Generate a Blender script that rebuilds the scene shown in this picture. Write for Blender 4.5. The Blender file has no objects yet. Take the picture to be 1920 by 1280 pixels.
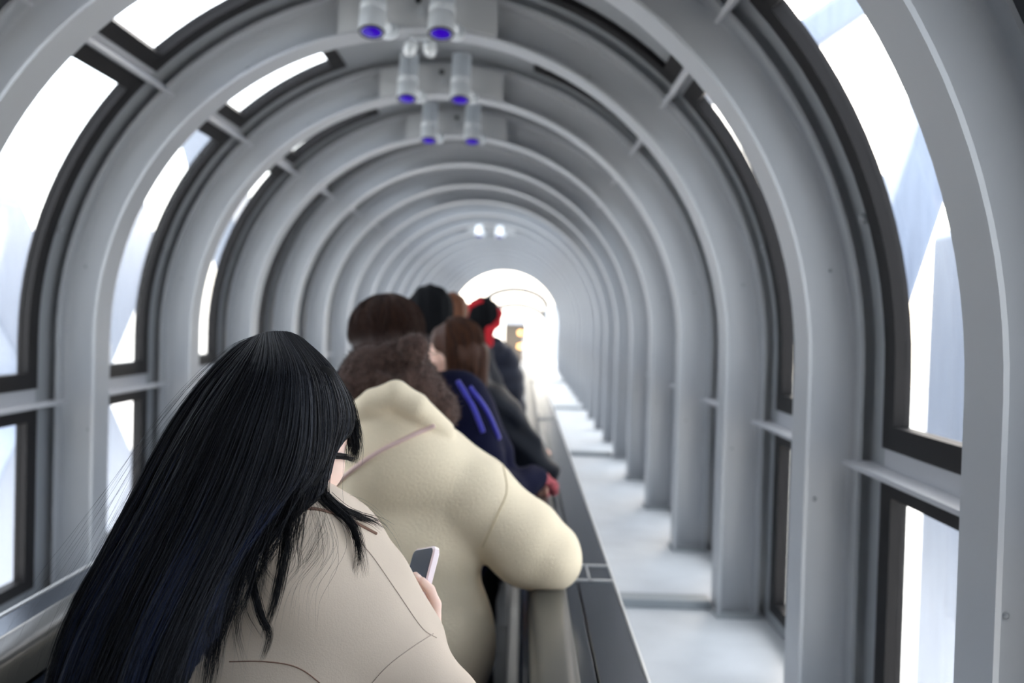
import bpy, math, random
import numpy as np
from mathutils import Vector, Matrix
from mathutils.bvhtree import BVHTree
random.seed(7); rng = np.random.default_rng(7)
PI = math.pi
scn = bpy.context.scene
COL = scn.collection

# ------------------------------------------------------------------ camera
FPX = 1900.0
CAMZ = 1.57
cam_d = bpy.data.cameras.new('camera'); cam = bpy.data.objects.new('camera', cam_d); COL.objects.link(cam)
cam_d.sensor_width = 36; cam_d.lens = 36*FPX/1920
CAMR = Matrix.Rotation(math.atan(20/FPX), 3, 'Z') @ Matrix.Rotation(PI/2-math.atan(40/FPX), 3, 'X') @ Matrix.Rotation(math.radians(1.6), 3, 'Z')
cam.matrix_world = Matrix.Translation((0, 0, CAMZ)) @ CAMR.to_4x4()
cam_d.clip_start = 0.05; cam_d.clip_end = 500
cam_d.dof.use_dof = True; cam_d.dof.focus_distance = 1.36; cam_d.dof.aperture_fstop = 3.4
scn.camera = cam

def ray(px, py):
    return CAMR @ Vector(((px-960)/FPX, -(py-640)/FPX, -1))
def at(px, py, y):
    d = ray(px, py)
    return Vector((0, 0, CAMZ)) + d*(y/d.y)
def A(px, py, y):
    return np.array(at(px, py, y))

# ------------------------------------------------------------------ materials
def new_mat(name):
    m = bpy.data.materials.new(name); m.use_nodes = True
    return m, m.node_tree.nodes, m.node_tree.links, m.node_tree.nodes['Principled BSDF']
def mat(name, col, rough=.5, metal=0, bump=0, bscale=60, var=0, vscale=4, sheen=0, spec=.5, coat=0, stretch=None, emit=0, sss=0):
    m, N, L, b = new_mat(name)
    b.inputs['Base Color'].default_value = (*col, 1)
    b.inputs['Roughness'].default_value = rough
    b.inputs['Metallic'].default_value = metal
    b.inputs['Specular IOR Level'].default_value = spec
    b.inputs['Coat Weight'].default_value = coat
    if sheen:
        b.inputs['Sheen Weight'].default_value = sheen; b.inputs['Sheen Roughness'].default_value = .5
    if sss:
        b.inputs['Subsurface Weight'].default_value = sss; b.inputs['Subsurface Radius'].default_value = (.012, .005, .003)
        b.inputs['Subsurface Scale'].default_value = 1
    if emit:
        b.inputs['Emission Color'].default_value = (*col, 1); b.inputs['Emission Strength'].default_value = emit
    tc = N.new('ShaderNodeTexCoord'); mp = N.new('ShaderNodeMapping'); L.new(tc.outputs['Object'], mp.inputs[0])
    if stretch: mp.inputs['Scale'].default_value = stretch
    if var:
        n = N.new('ShaderNodeTexNoise'); n.inputs['Scale'].default_value = vscale; n.inputs['Detail'].default_value = 4
        L.new(mp.outputs[0], n.inputs['Vector'])
        r = N.new('ShaderNodeValToRGB'); r.color_ramp.elements[0].position = .3; r.color_ramp.elements[1].position = .7
        r.color_ramp.elements[0].color = (*[c*(1-var) for c in col], 1); r.color_ramp.elements[1].color = (*[min(1, c*(1+var)) for c in col], 1)
        L.new(n.outputs['Fac'], r.inputs[0]); L.new(r.outputs[0], b.inputs['Base Color'])
    if bump:
        n = N.new('ShaderNodeTexNoise'); n.inputs['Scale'].default_value = bscale; n.inputs['Detail'].default_value = 3
        L.new(mp.outputs[0], n.inputs['Vector'])
        u = N.new('ShaderNodeBump'); u.inputs['Strength'].default_value = bump; u.inputs['Distance'].default_value = .004
        L.new(n.outputs['Fac'], u.inputs['Height']); L.new(u.outputs[0], b.inputs['Normal'])
    return m
def glass_mat():
    m, N, L, b = new_mat('window_glass')
    N.remove(b)
    out = N['Material Output']
    t = N.new('ShaderNodeBsdfTransparent'); t.inputs[0].default_value = (.95, .955, .955, 1)
    g = N.new('ShaderNodeBsdfGlossy'); g.inputs['Roughness'].default_value = .03
    ge = N.new('ShaderNodeNewGeometry'); dp = N.new('ShaderNodeVectorMath'); dp.operation = 'DOT_PRODUCT'
    L.new(ge.outputs['Normal'], dp.inputs[0]); L.new(ge.outputs['Incoming'], dp.inputs[1])
    def mth(op, a, b_=None):
        q = N.new('ShaderNodeMath'); q.operation = op
        for i, v in enumerate((a, b_)):
            if v is None: continue
            if isinstance(v, (int, float)): q.inputs[i].default_value = v
            else: L.new(v, q.inputs[i])
        return q.outputs[0]
    c = mth('ABSOLUTE', dp.outputs['Value']); c = mth('POWER', mth('SUBTRACT', 1.0, c), 5.0)
    class f: outputs = [mth('ADD', mth('MULTIPLY', c, .75), .035)]
    mx = N.new('ShaderNodeMixShader')
    L.new(f.outputs[0], mx.inputs[0]); L.new(t.outputs[0], mx.inputs[1]); L.new(g.outputs[0], mx.inputs[2]); L.new(mx.outputs[0], out.inputs[0])
    return m
M = dict(
    rib=mat('rib_grey_paint', (.455, .47, .495), .34, bump=.04, bscale=8, spec=.5),
    ribw=mat('rib_white_paint', (.78, .79, .80), .4),
    shell=mat('panel_grey_paint', (.30, .315, .335), .4),
    gasket=mat('black_window_frame', (.012, .011, .012), .5, spec=.2),
    mull=mat('mullion_grey_paint', (.45, .46, .49), .35),
    sill=mat('ledge_paint', (.60, .63, .66), .45, var=.06, vscale=6),
    kerb=mat('kerb_paint', (.33, .36, .38), .5),
    steel=mat('brushed_steel', (.085, .105, .14), .24, 1, bump=.03, bscale=30, stretch=(30, .4, 30)),
    steelrail=mat('handrail_rubber', (.055, .055, .052), .30, 0, spec=.4),
    navy=mat('skirt_panel', (.035, .055, .10), .3, .7),
    strip=mat('joint_strip', (.75, .78, .8), .35, .7),
    belt=mat('step_metal', (.13, .135, .14), .5, .7),
    plate=mat('lamp_plate_paint', (.56, .57, .58), .4),
    alum=mat('lamp_aluminium', (.90, .94, .98), .32, .3),
    lens=mat('blue_lens', (.025, .0, .34), .2, 0, emit=.55),
    dark=mat('dark_metal', (.03, .03, .03), .5),
    clear=mat('clear_plastic', (.75, .78, .8), .15, .3),
    truss=mat('truss_paint', (.25, .29, .37), .42, .1, bump=.1, bscale=3, var=.10, vscale=5, stretch=(8, 8, .6)),
    trussw=mat('truss_pale', (.80, .80, .78), .6),
    concrete=mat('ground_concrete', (.72, .69, .64), .9, var=.06, vscale=.2),
    glass=glass_mat(),
    skin=mat('skin', (.74, .46, .36), .45, sss=.15, var=.04, vscale=30),
    skinp=mat('skin_pale', (.86, .62, .53), .45, sss=.15, var=.04, vscale=30),
    eye=mat('eye_white', (.8, .8, .78), .15),
    iris=mat('eye_iris', (.02, .012, .01), .1),
    lip=mat('lip', (.55, .16, .14), .4),
)

# ------------------------------------------------------------------ object helpers
def link(name, me, m, parent=None, smooth=False):
    o = bpy.data.objects.new(name, me); COL.objects.link(o)
    if m is not None and len(me.materials) == 0:
        for q in (m if isinstance(m, (list, tuple)) else [m]): me.materials.append(q)
    if parent is not None: o.parent = parent
    if smooth:
        me.polygons.foreach_set('use_smooth', [True]*len(me.polygons))
    return o
def empty(name, loc=(0, 0, 0)):
    o = bpy.data.objects.new(name, None); COL.objects.link(o); o.location = loc; o.empty_display_size = .1
    return o
def tag(o, label=None, cat=None, group=None, kind=None):
    if label: o['label'] = label
    if cat: o['category'] = cat
    if group: o['group'] = group
    if kind: o['kind'] = kind
    return o
def copy_tree(o, parent=None):
    c = o.copy(); COL.objects.link(c); c.parent = parent
    for ch in list(o.children): copy_tree(ch, c)
    return c
class MB:
    def __init__(s): s.v = []; s.f = []; s.mi = []; s.cm = 0
    def add(s, vs, fs):
        o = len(s.v); s.v += [tuple(p) for p in vs]; s.f += [tuple(i+o for i in f) for f in fs]; s.mi += [s.cm]*len(fs)
    def box(s, x0, x1, y0, y1, z0, z1):
        s.hexa([(x, y, z) for z in (z0, z1) for y in (y0, y1) for x in (x0, x1)])
    def hexa(s, p):
        s.add(p, [(0, 2, 3, 1), (4, 5, 7, 6), (0, 1, 5, 4), (2, 6, 7, 3), (0, 4, 6, 2), (1, 3, 7, 5)])
    def sweep(s, prof, path, close=True):
        """prof: list of (a,b) ; path: list of (origin, A-axis, B-axis)"""
        n = len(prof); vs = []
        for o, a, b in path:
            for (p, q) in prof: vs.append(Vector(o)+Vector(a)*p+Vector(b)*q)
        fs = []
        for i in range(len(path)-1):
            for j in range(n if close else n-1):
                k = (j+1) % n
                fs.append((i*n+j, i*n+k, (i+1)*n+k, (i+1)*n+j))
        if close:
            fs.append(tuple(range(n))[::-1]); fs.append(tuple((len(path)-1)*n+j for j in range(n)))
        s.add(vs, fs)
    def lathe(s, prof, o, axis, n=24, cap=True):
        axis = Vector(axis).normalized(); t = Vector((1, 0, 0)) if abs(axis.x) < .9 else Vector((0, 1, 0))
        u = axis.cross(t).normalized(); w = axis.cross(u)
        vs = []
        for (r, h) in prof:
            for i in range(n):
                a = 2*PI*i/n
                vs.append(Vector(o)+axis*h+u*(r*math.cos(a))+w*(r*math.sin(a)))
        fs = []
        for k in range(len(prof)-1):
            for i in range(n):
                j = (i+1) % n; fs.append((k*n+i, k*n+j, (k+1)*n+j, (k+1)*n+i))
        if cap:
            fs.append(tuple(range(n))[::-1]); fs.append(tuple((len(prof)-1)*n+i for i in range(n)))
        s.add(vs, fs)
    def tube(s, pts, r, n=8):
        pts = [Vector(p) for p in pts]
        for i in range(len(pts)-1):
            pass
        path = []
        up = Vector((0, 0, 1))
        for i, p in enumerate(pts):
            t = (pts[min(i+1, len(pts)-1)]-pts[max(i-1, 0)]).normalized()
            u = t.cross(up)
            if u.length < .05: u = t.cross(Vector((1, 0, 0)))
            u.normalize(); w = t.cross(u)
            path.append((p, u, w))
        rr = r if isinstance(r, (list, tuple)) else [r]*len(pts)
        vs = []
        for (p, u, w), q in zip(path, rr):
            for j in range(n):
                a = 2*PI*j/n; vs.append(p+u*(q*math.cos(a))+w*(q*math.sin(a)))
        fs = []
        for i in range(len(pts)-1):
            for j in range(n):
                k = (j+1) % n; fs.append((i*n+j, i*n+k, (i+1)*n+k, (i+1)*n+j))
        fs.append(tuple(range(n))[::-1]); fs.append(tuple((len(pts)-1)*n+j for j in range(n)))
        s.add(vs, fs)
    def mesh(s, name):
        me = bpy.data.meshes.new(name); me.from_pydata(s.v, [], s.f); me.validate(); me.update()
        return me
    def build(s, name, m, parent=None, smooth=False, bevel=0, autos=False):
        me = s.mesh(name)
        o = link(name, me, m, parent, smooth)
        if isinstance(m, (list, tuple)): me.polygons.foreach_set('material_index', s.mi[:len(me.polygons)])
        if autos:
            me.polygons.foreach_set('use_smooth', [True]*len(me.polygons)); me.set_sharp_from_angle(angle=math.radians(35))
        if bevel:
            b = o.modifiers.new('bevel', 'BEVEL'); b.width = bevel; b.segments = 2; b.limit_method = 'ANGLE'
        return o

# ------------------------------------------------------------------ tunnel
CX, CZ, RI = -.43, 1.46, 1.203          # centre line and inner radius of the arch
RO, RS = 1.355, 1.385                    # outer flange, shell
S = 1.11; SILL = .46; Y0 = 1.535*S
def ringpts(r, n=56, z0=SILL, z1=SILL):
    """points of the arch path (right foot to left foot) at radius r, with outward directions"""
    out = []
    for i in range(5): out.append((CX+r, z0+(CZ-z0)*i/5, 1, 0))
    for i in range(n+1):
        a = PI*i/n; out.append((CX+r*math.cos(a), CZ+r*math.sin(a), math.cos(a), math.sin(a)))
    for i in range(1, 6): out.append((CX-r, CZ+(z1-CZ)*i/5, -1, 0))
    return out
W = .072                                 # half flange
T = .010
def iprof(w=W, t=T, wt=.011, fr=.016):
    r0, r1 = RI, RO
    # (radial, y) closed profile with small fillets between web and flanges
    p = [(r0, -w), (r0, w), (r0+t, w), (r0+t, wt+fr), (r0+t+fr*.3, wt+fr*.3), (r0+t+fr, wt), (r1-t-fr, wt), (r1-t-fr*.3, wt+fr*.3), (r1-t, wt+fr), (r1-t, w), (r1, w), (r1, -w),
         (r1-t, -w), (r1-t, -wt-fr), (r1-t-fr*.3, -wt-fr*.3), (r1-t-fr, -wt), (r0+t+fr, -wt), (r0+t+fr*.3, -wt-fr*.3), (r0+t, -wt-fr), (r0+t, -w)]
    return p
def rib_mesh(w=W, t=T):
    mb = MB(); path = []
    for (x, z, dx, dz) in ringpts(0, 64):
        # radial origin = centre for the arc, centre line for legs
        o = (CX, 0, z) if dz == 0 and z < CZ-1e-6 else (CX, 0, CZ)
        path.append((o, (dx, 0, dz), (0, 1, 0)))
    mb.sweep(iprof(w, t), path)
    me = mb.mesh('arch_rib')
    me.polygons.foreach_set('use_smooth', [True]*len(me.polygons)); me.set_sharp_from_angle(angle=math.radians(50))
    return me
ORD = ['', 'first', 'second', 'third', 'fourth', 'fifth', 'sixth', 'seventh', 'eighth', 'ninth', 'tenth', 'eleventh', 'twelfth', 'thirteenth', 'fourteenth', 'fifteenth', 'sixteenth', 'seventeenth', 'eighteenth', 'nineteenth', 'twentieth']
rib_me = rib_mesh(); rib_me.materials.append(M['rib'])
bolt_mb = MB(); bolt_mb.lathe([(.010, 0), (.012, .002), (.012, .006), (.008, .010), (.002, .011)], (0, 0, 0), (0, -1, 0), 14); bolt_me = bolt_mb.mesh('bolt'); bolt_me.materials.append(M['shell'])
foot_mb = MB(); foot_mb.box(-.085, .085, -W-.02, W+.02, 0, .012); foot_me = foot_mb.mesh('base_plate'); foot_me.materials.append(M['kerb'])
NEAR = {-1: 'grey steel arch rib level with the photographer', 0: 'nearest grey steel arch rib, its right leg a wide pale band near the right edge',
        1: 'second grey steel arch rib from the right edge, passing above the nearest lamps',
        2: 'grey steel arch rib carrying the nearest and largest pair of blue lensed lamps', 3: 'grey steel arch rib carrying the middle pair of blue lensed lamps', 4: 'grey steel arch rib carrying the third pair of blue lensed lamps'}
KEND = 19
for k in range(-1, KEND+1):
    y = Y0+S*k
    r = empty('arch_rib', (0, y, 0))
    link('web_and_flanges', rib_me, None, r)
    if k <= 4: lab = NEAR[k]
    elif k <= 20: lab = 'grey steel arch rib, %s one beyond the rib with third lamp pair' % ORD[k-4]
    else: lab = 'blurred grey arch rib at the bright far end of the tunnel'
    tag(r, lab, 'rib', 'steel arch ribs of the tunnel' if k <= 20 else 'arch ribs lost in the glare at the far end')
    if k <= 5:
        for sx in (-1, 1):
            q = link('base_plate', foot_me, None, r); q.location = (CX+sx*(RI+RO)/2, 0, SILL)
            for (aa, rr) in ((12, 1.30), (58, 1.24), (-18, 1.25)):
                a = math.radians(aa); bo = link('bolt', bolt_me, None, r); bo.scale = (.45, .45, .45)
                if aa >= 0: bo.location = (CX+sx*rr*math.cos(a), -.011, CZ+rr*math.sin(a))
                else: bo.location = (CX+sx*rr, -.011, CZ-.36)

knob_mb = MB(); knob_mb.lathe([(.013, -.006), (.014, 0), (.011, .006), (.005, .010), (.001, .011)], (0, 0, 0), (-1, 0, 0), 16); knob_me = knob_mb.mesh('bolt_head'); knob_me.materials.append(M['shell'])
for r in [o for o in COL.objects if o.name.startswith('arch_rib') and 0 < o.location.y < Y0+4*S]:
    for sx in (-1, 1):
        a = math.radians(17); o = link('bolt_head', knob_me, None, r); o.location = (CX+sx*(RS-.007)*math.cos(a), -.125, CZ+(RS-.007)*math.sin(a)); o.rotation_euler = (0, (-a if sx > 0 else PI+a), 0)
# shell: strips at every rib, crown panel, spandrels -------------------------------------------------
HW = .17                                  # half width of the grey strip beside a rib
YA, YB = Y0-4*S-HW, Y0+S*32+HW
def arc_box(mb, y0, y1, a0, a1, r0=RS, r1=RS+.03, n=None):
    """curved slab between angles (deg, 0=right horizontal)"""
    n = n or max(2, int(abs(a1-a0)/3))
    prof = [(r0, y0), (r0, y1), (r1, y1), (r1, y0)]
    path = []
    for i in range(n+1):
        a = math.radians(a0+(a1-a0)*i/n)
        path.append(((CX, 0, CZ), (math.cos(a), 0, math.sin(a)), (0, 1, 0)))
    mb.sweep(prof, path)
CROWN = 19
ceil = MB(); wl = MB(); wr = MB()
for k in range(-4, KEND+1):
    y = Y0+S*k
    arc_box(ceil, y-HW, y+HW, 45, 135)
    arc_box(wr, y-HW, y+HW, 0, 45); arc_box(wl, y-HW, y+HW, 135, 180)
    wr.box(CX+RS, CX+RS+.03, y-HW, y+HW, SILL-.1, CZ); wl.box(CX-RS-.03, CX-RS, y-HW, y+HW, SILL-.1, CZ)
    if k < KEND:
        if k < 7: arc_box(ceil, y+HW, y+S-HW, 90-CROWN, 90+CROWN)  # farther bays get added roof glazing instead, to brighten the far ribs
        wr.box(CX+RS, CX+RS+.03, y+HW, y+S-HW, SILL-.1, SILL+.06); wl.box(CX-RS-.03, CX-RS, y+HW, y+S-HW, SILL-.1, SILL+.06)
tag(ceil.build('ceiling', M['shell'], autos=True), kind='structure', label='grey curved crown panels and strips between the arch ribs')
tag(wl.build('wall_left', M['shell'], autos=True), kind='structure', label='grey curved side panels left of the escalator')
tag(wr.build('wall_right', M['shell'], autos=True), kind='structure', label='grey curved side panels right of the escalator')

wb = MB(); wb.box(CX-RS-.05, CX+RS+.05, YA-.08, YA-.02, 0, CZ+RS+.05); tag(wb.build('wall_back_light_block', M['shell']), kind='structure', label='unseen grey wall added behind the photographer to block light')  # unseen wall, added to keep light from behind off the rib webs
# windows ----------------------------------------------------------------------------------------------
ZM = 1.236                                 # height of the side mullion
FR = .075                                  # black frame width
def frame_arc(mb, y0, y1, a0, a1, r0=RS-.012, r1=RS+.03):
    da = math.degrees(FR*.8/RS)
    arc_box(mb, y0, y0+FR, a0, a1, r0, r1); arc_box(mb, y1-FR, y1, a0, a1, r0, r1)
    arc_box(mb, y0+FR, y1-FR, a0, a0+da, r0, r1, 2); arc_box(mb, y0+FR, y1-FR, a1-da, a1, r0, r1, 2)
def make_window(side, crown):
    """right hand bay window; side=-1 mirrors"""
    y0, y1 = HW, S-HW
    fr = MB(); gl = []
    md = math.degrees(.055/RS)
    top = 90-CROWN if crown else 90
    # roof light
    frame_arc(fr, y0, y1, 45+md/2, top)
    g = MB(); arc_box(g, y0+FR, y1-FR, 45+md/2+2.2, top-2.2, RS+.012, RS+.018); gl.append(g)
    # side light: curved upper part and straight lower part down to the mullion
    r0, r1 = RS-.012, RS+.03
    def slab(mb, ya, yb, ra, rb, zb, at_=45-md/2):
        prof = [(ra, ya), (ra, yb), (rb, yb), (rb, ya)]; path = []
        path.append(((CX, 0, zb), (1, 0, 0), (0, 1, 0)))
        for i in range(15):
            a = math.radians(at_*i/14); path.append(((CX, 0, CZ), (math.cos(a), 0, math.sin(a)), (0, 1, 0)))
        mb.sweep(prof, path)
    slab(fr, y0, y0+FR, r0, r1, ZM+.03); slab(fr, y1-FR, y1, r0, r1, ZM+.03)
    arc_box(fr, y0+FR, y1-FR, 45-md/2-math.degrees(FR*.8/RS), 45-md/2, r0, r1, 2)
    fr.box(CX+r0, CX+r1, y0+FR, y1-FR, ZM+.03, ZM+.03+FR*.8)
    g = MB(); slab(g, y0+FR, y1-FR, RS+.012, RS+.018, ZM+.03+FR*.8, 45-md/2-2.2); gl.append(g)
    # lower light
    zb = SILL+.06; zt = ZM-.03
    fr.box(CX+r0, CX+r1, y0, y0+FR, zb, zt); fr.box(CX+r0, CX+r1, y1-FR, y1, zb, zt)
    fr.box(CX+r0, CX+r1, y0+FR, y1-FR, zt-FR*.8, zt); fr.box(CX+r0, CX+r1, y0+FR, y1-FR, zb, zb+FR*.6)
    g = MB(); g.box(CX+RS+.012, CX+RS+.018, y0+FR, y1-FR, zb+FR*.6, zt-FR*.8); gl.append(g)
    m1 = MB(); m1.box(CX+RS-.004, CX+RS+.03, y0, y1, ZM-.03, ZM+.03); m1.box(CX+RS-.075, CX+RS+.0, HW-.12, S-HW+.12, ZM-.033, ZM-.021)
    m2 = MB()
    arc_box(m2, y0, y1, 45-md/2, 45+md/2, RS-.004, RS+.03, 2)
    arc_box(m2, HW-.12, S-HW+.12, 45-.25, 45+.25, RS-.075, RS, 2)
    def flip(mb):
        if side < 0:
            mb.v = [(2*CX-x, y, z) for (x, y, z) in mb.v]; mb.f = [f[::-1] for f in mb.f]
        return mb
    ms = [('black_frame', flip(fr), 'gasket')]+[('pane', flip(g), 'glass') for g in gl]+[('mullion', flip(m1), 'mull'), ('mullion', flip(m2), 'mull')]
    out = []
    for nm, mb, mm in ms:
        me = mb.mesh(nm); me.materials.append(M[mm])
        me.polygons.foreach_set('use_smooth', [True]*len(me.polygons)); me.set_sharp_from_angle(angle=math.radians(30))
        out.append((nm, me))
    if side > 0 and crown: out[1][1].materials[0] = M['shell']; out[1] = ('roof_panel', out[1][1])
    return out
wn = 0
for side in (-1, 1):
    parts = {c: make_window(side, c) for c in (True, False)}
    for k in range(-4, KEND):
        wn += 1
        r = empty('window_%d' % wn, (0, Y0+S*k, 0))
        tag(r, 'curved black framed window bay in the %s wall' % ('left' if side < 0 else 'right'), kind='structure')
        for nm, me in parts[k < 7]:
            if side < 0 and k < 0 and nm == 'pane':
                me = me.copy(); me.materials[0] = M['shell']; nm = 'light_block_panel'  # unseen left bays behind the camera, closed to darken the right rib webs
            link(nm, me, None, r)

# ledge between wall and balustrade, floor ---------------------------------------------------------------
XH0, XH1 = .030, .122                      # right handrail edges
DK = .252                                  # outer edge of the deck
l = MB(); l.box(DK-.01, CX+RS+.03, YA, YB, SILL-.05, SILL)
for k in range(-2, 33):
    y = Y0+S*k
l2 = MB()
for k in (2, 6, 10, 15, 20): l2.box(DK+.0, CX+RI-.01, Y0+S*k+.02, Y0+S*k+.12, SILL, SILL+.035)
tag(l.build('trim_1', M['sill']), kind='structure', label='pale ledge right of the escalator')
tag(l2.build('trim_2', M['kerb'], bevel=.003), kind='structure', label='low grey kerbs across the right ledge')
l = MB(); l.box(CX-RS-.03, 2*CX-DK+.01, YA, YB, SILL-.05, SILL); tag(l.build('trim_3', M['sill']), kind='structure', label='pale ledge left of the escalator')
f = MB(); f.box(CX-RS-.2, CX+RS+.2, YA-.3, YB+.5, -.12, -.0)
tag(f.build('floor', M['concrete']), kind='structure', label='floor of the escalator tunnel')
under = MB(); under.box(CX-RS-.03, CX-RS, YA, YB, 0, SILL-.1); under.box(CX+RS, CX+RS+.03, YA, YB, 0, SILL-.1)
YE = Y0+S*KEND+HW
tag(under.build('trim_4', M['shell']), kind='structure', label='grey spandrel under the windows')
# step belt
st = MB(); n = 0; y = YA
while y < YB-.4:
    st.box(CX-.40, CX+.40, y+.003, y+.397, 0, .012)
    y += .40
tag(st.build('moving_step_belt', M['belt'], bevel=.002), 'dark metal moving steps the queue of people stands on', 'escalator steps')
def balustrade(side):
    t = empty('escalator_balustrade', (CX, 0, 0))
    def fx(x): return (x-CX)*side
    def bx(mb, x0, x1, *a):
        a0, a1 = sorted((fx(x0), fx(x1))); mb.box(a0, a1, *a)
    p = MB(); bx(p, .018, .034, YA, YB, .012, .872); p.build('inner_panel', M['navy'], t)
    p = MB(); bx(p, .034, .122, YA, YB, .80, .872); p.build('rail_base', M['steel'], t)
    # handrail profile
    prof = []
    for i in range(17):
        a = PI*1.0-PI*1.0*i/16; ca, sa = math.cos(a), math.sin(a)
        prof.append((.076+.046*math.copysign(abs(ca)**.55, ca), .905+.045*abs(sa)**.55))
    prof += [(.122, .884), (.112, .876), (.040, .876), (.030, .884)]
    h = MB(); h.sweep([(fx(a), b) for a, b in prof], [((0, y, 0), (1, 0, 0), (0, 0, 1)) for y in (YA, YB)])
    h.build('handrail', M['steelrail'], t, autos=True)
    d = MB(); bx(d, .124, .158, YA, YB, .868, .895); bx(d, .161, DK, YA, YB, .870, .898); bx(d, DK-.012, DK, YA, YB, SILL, .870)
    d.build('deck_cover', M['steel'], t, bevel=.002)
    e = MB(); bx(e, DK-.001, DK+.006, YA, YB, .86, .902); e.build('edge_strip', M['strip'], t, bevel=.002)
    for yy in (2.62, 6.9, 11.2, 15.5):
        j = MB(); bx(j, .126, DK, yy, yy+.012, .896, .9015); bx(j, .126, DK, yy+.16, yy+.172, .896, .9015); bx(j, .190, .194, yy, yy+.17, .896, .9015)
        j.build('joint_strip', M['strip'], t)
    return t
tag(balustrade(1), 'dark metal escalator balustrade with handrail running along the right side of the queue', 'balustrade', 'escalator balustrades')
tag(balustrade(-1), 'dark metal escalator balustrade with handrail in the lower left corner behind the long black hair', 'balustrade', 'escalator balustrades')

# lamps -----------------------------------------------------------------------------------------------------
def make_lamp():
    t = empty('spot_lamp')
    b = MB(); b.lathe([(.040, 0), (.044, .004), (.049, .006), (.049, .075), (.047, .078), (.047, .082), (.049, .085), (.049, .105), (.044, .112), (.040, .112)], (0, 0, 0), (0, 0, 1), 36)
    b.build('housing', M['alum'], t, autos=True)
    s = MB()
    for i in range(20):
        a = 2*PI*i/20; c, q = math.cos(a), math.sin(a)
        u = Vector((c, q, 0)); w = Vector((-q, c, 0))*.0022
        pts = []
        for z in (.112, .235):
            for (rr, sg) in ((.015, -1), (.046, -1), (.015, 1), (.046, 1)): pts.append(u*rr+w*sg+Vector((0, 0, z)))
        s.hexa([pts[0], pts[1], pts[2], pts[3], pts[4], pts[5], pts[6], pts[7]])
    s.lathe([(.030, .110), (.030, .240), (.02, .245)], (0, 0, 0), (0, 0, 1), 20)
    s.build('heat_sink', M['alum'], t)
    l = MB(); l.lathe([(.003, -.004), (.030, -.002), (.040, .001), (.0405, .004)], (0, 0, 0), (0, 0, 1), 32); l.build('blue_lens', M['lens'], t, smooth=True)
    r = MB(); r.lathe([(.0405, -.002), (.0465, -.003), (.049, .003), (.0405, .004)], (0, 0, 0), (0, 0, 1), 32, cap=False); r.build('rim', M['dark'], t, autos=True)
    a = MB(); a.tube([(.03, .02, .06), (.045, .06, .07), (.045, .10, .075)], .012, 10)
    a.lathe([(.034, 0), (.036, .006), (.030, .012), (.012, .018)], (.045, .122, .075), (0, -1, 0), 24)
    a.build('mounting_arm', M['alum'], t, autos=True)
    return t
lamp0 = make_lamp(); first = True
LP = {2: 'nearest', 3: 'middle', 4: 'third', 10: 'distant'}
for k, nm in LP.items():
    y = Y0+S*k
    z = 2.597
    pl = empty('lamp_plate', (CX, y-W-.001, 0))
    q = MB(); n = 12; vs = []
    hw = .30
    path = []
    prof = [(RI+T+.001, -.008), (RI+T+.001, 0), (RO-T-.002, 0), (RO-T-.002, -.008)]
    vs0 = []
    q = MB()
    xs = [-hw+2*hw*i/n for i in range(n+1)]
    V = []
    for x in xs:
        for (r_, yy) in prof:
            V.append((x, yy, CZ+math.sqrt(r_*r_-x*x)))
    F = [(i*4+j, i*4+(j+1) % 4, (i+1)*4+(j+1) % 4, (i+1)*4+j) for i in range(n) for j in range(4)]+[(3, 2, 1, 0), tuple(n*4+j for j in range(4))]
    q.add(V, F); q.build('plate', M['plate'], pl, autos=True)
    if k < 10:
        sm = MB(); sm.box(-.012-.04+.05, .012-.04+.05, -.02, -.008, 2.70, 2.735); sm.build('sensor', M['clear'], pl)
        sm = MB(); sm.lathe([(.012, 0), (.012, .012), (.006, .016)], (.0, -.008, 2.765), (0, -1, 0), 12); sm.build('socket', M['dark'], pl)
    tag(pl, 'pale rectangular mounting plate behind the %s pair of blue lensed lamps' % nm, 'plate', 'lamp mounting plates')
    for sx, sd in ((-.148, 'left'), (.103, 'right')):
        o = lamp0 if first else copy_tree(lamp0); first = False
        o.location = (CX+sx, y-W-.165, z); o.rotation_euler = (math.radians(-15), 0, 0)
        tag(o, '%s lamp of the %s pair of silver cylinder spots with blue lenses' % (sd, nm), 'lamp', 'silver spot lamps with blue lenses')
# sprinkler
sp = empty('sprinkler_head', (CX, Y0+2*S+.03, 0))
q = MB(); q.tube([(-.04, 0, 2.652), (.04, 0, 2.652)], .011, 8); q.build('drop_pipe', M['alum'], sp, autos=True)
for sx in (-1, 1):
    q = MB(); q.lathe([(.012, 0), (.026, .012), (.028, .04), (.018, .06), (.01, .065)], (sx*.032, 0, 2.645), (sx*.2, 0, -1), 16); q.build('nozzle', M['clear'], sp, autos=True)
tag(sp, 'small clear twin nozzle fitting hanging from the crown behind the nearest lamps', 'sprinkler')

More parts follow.
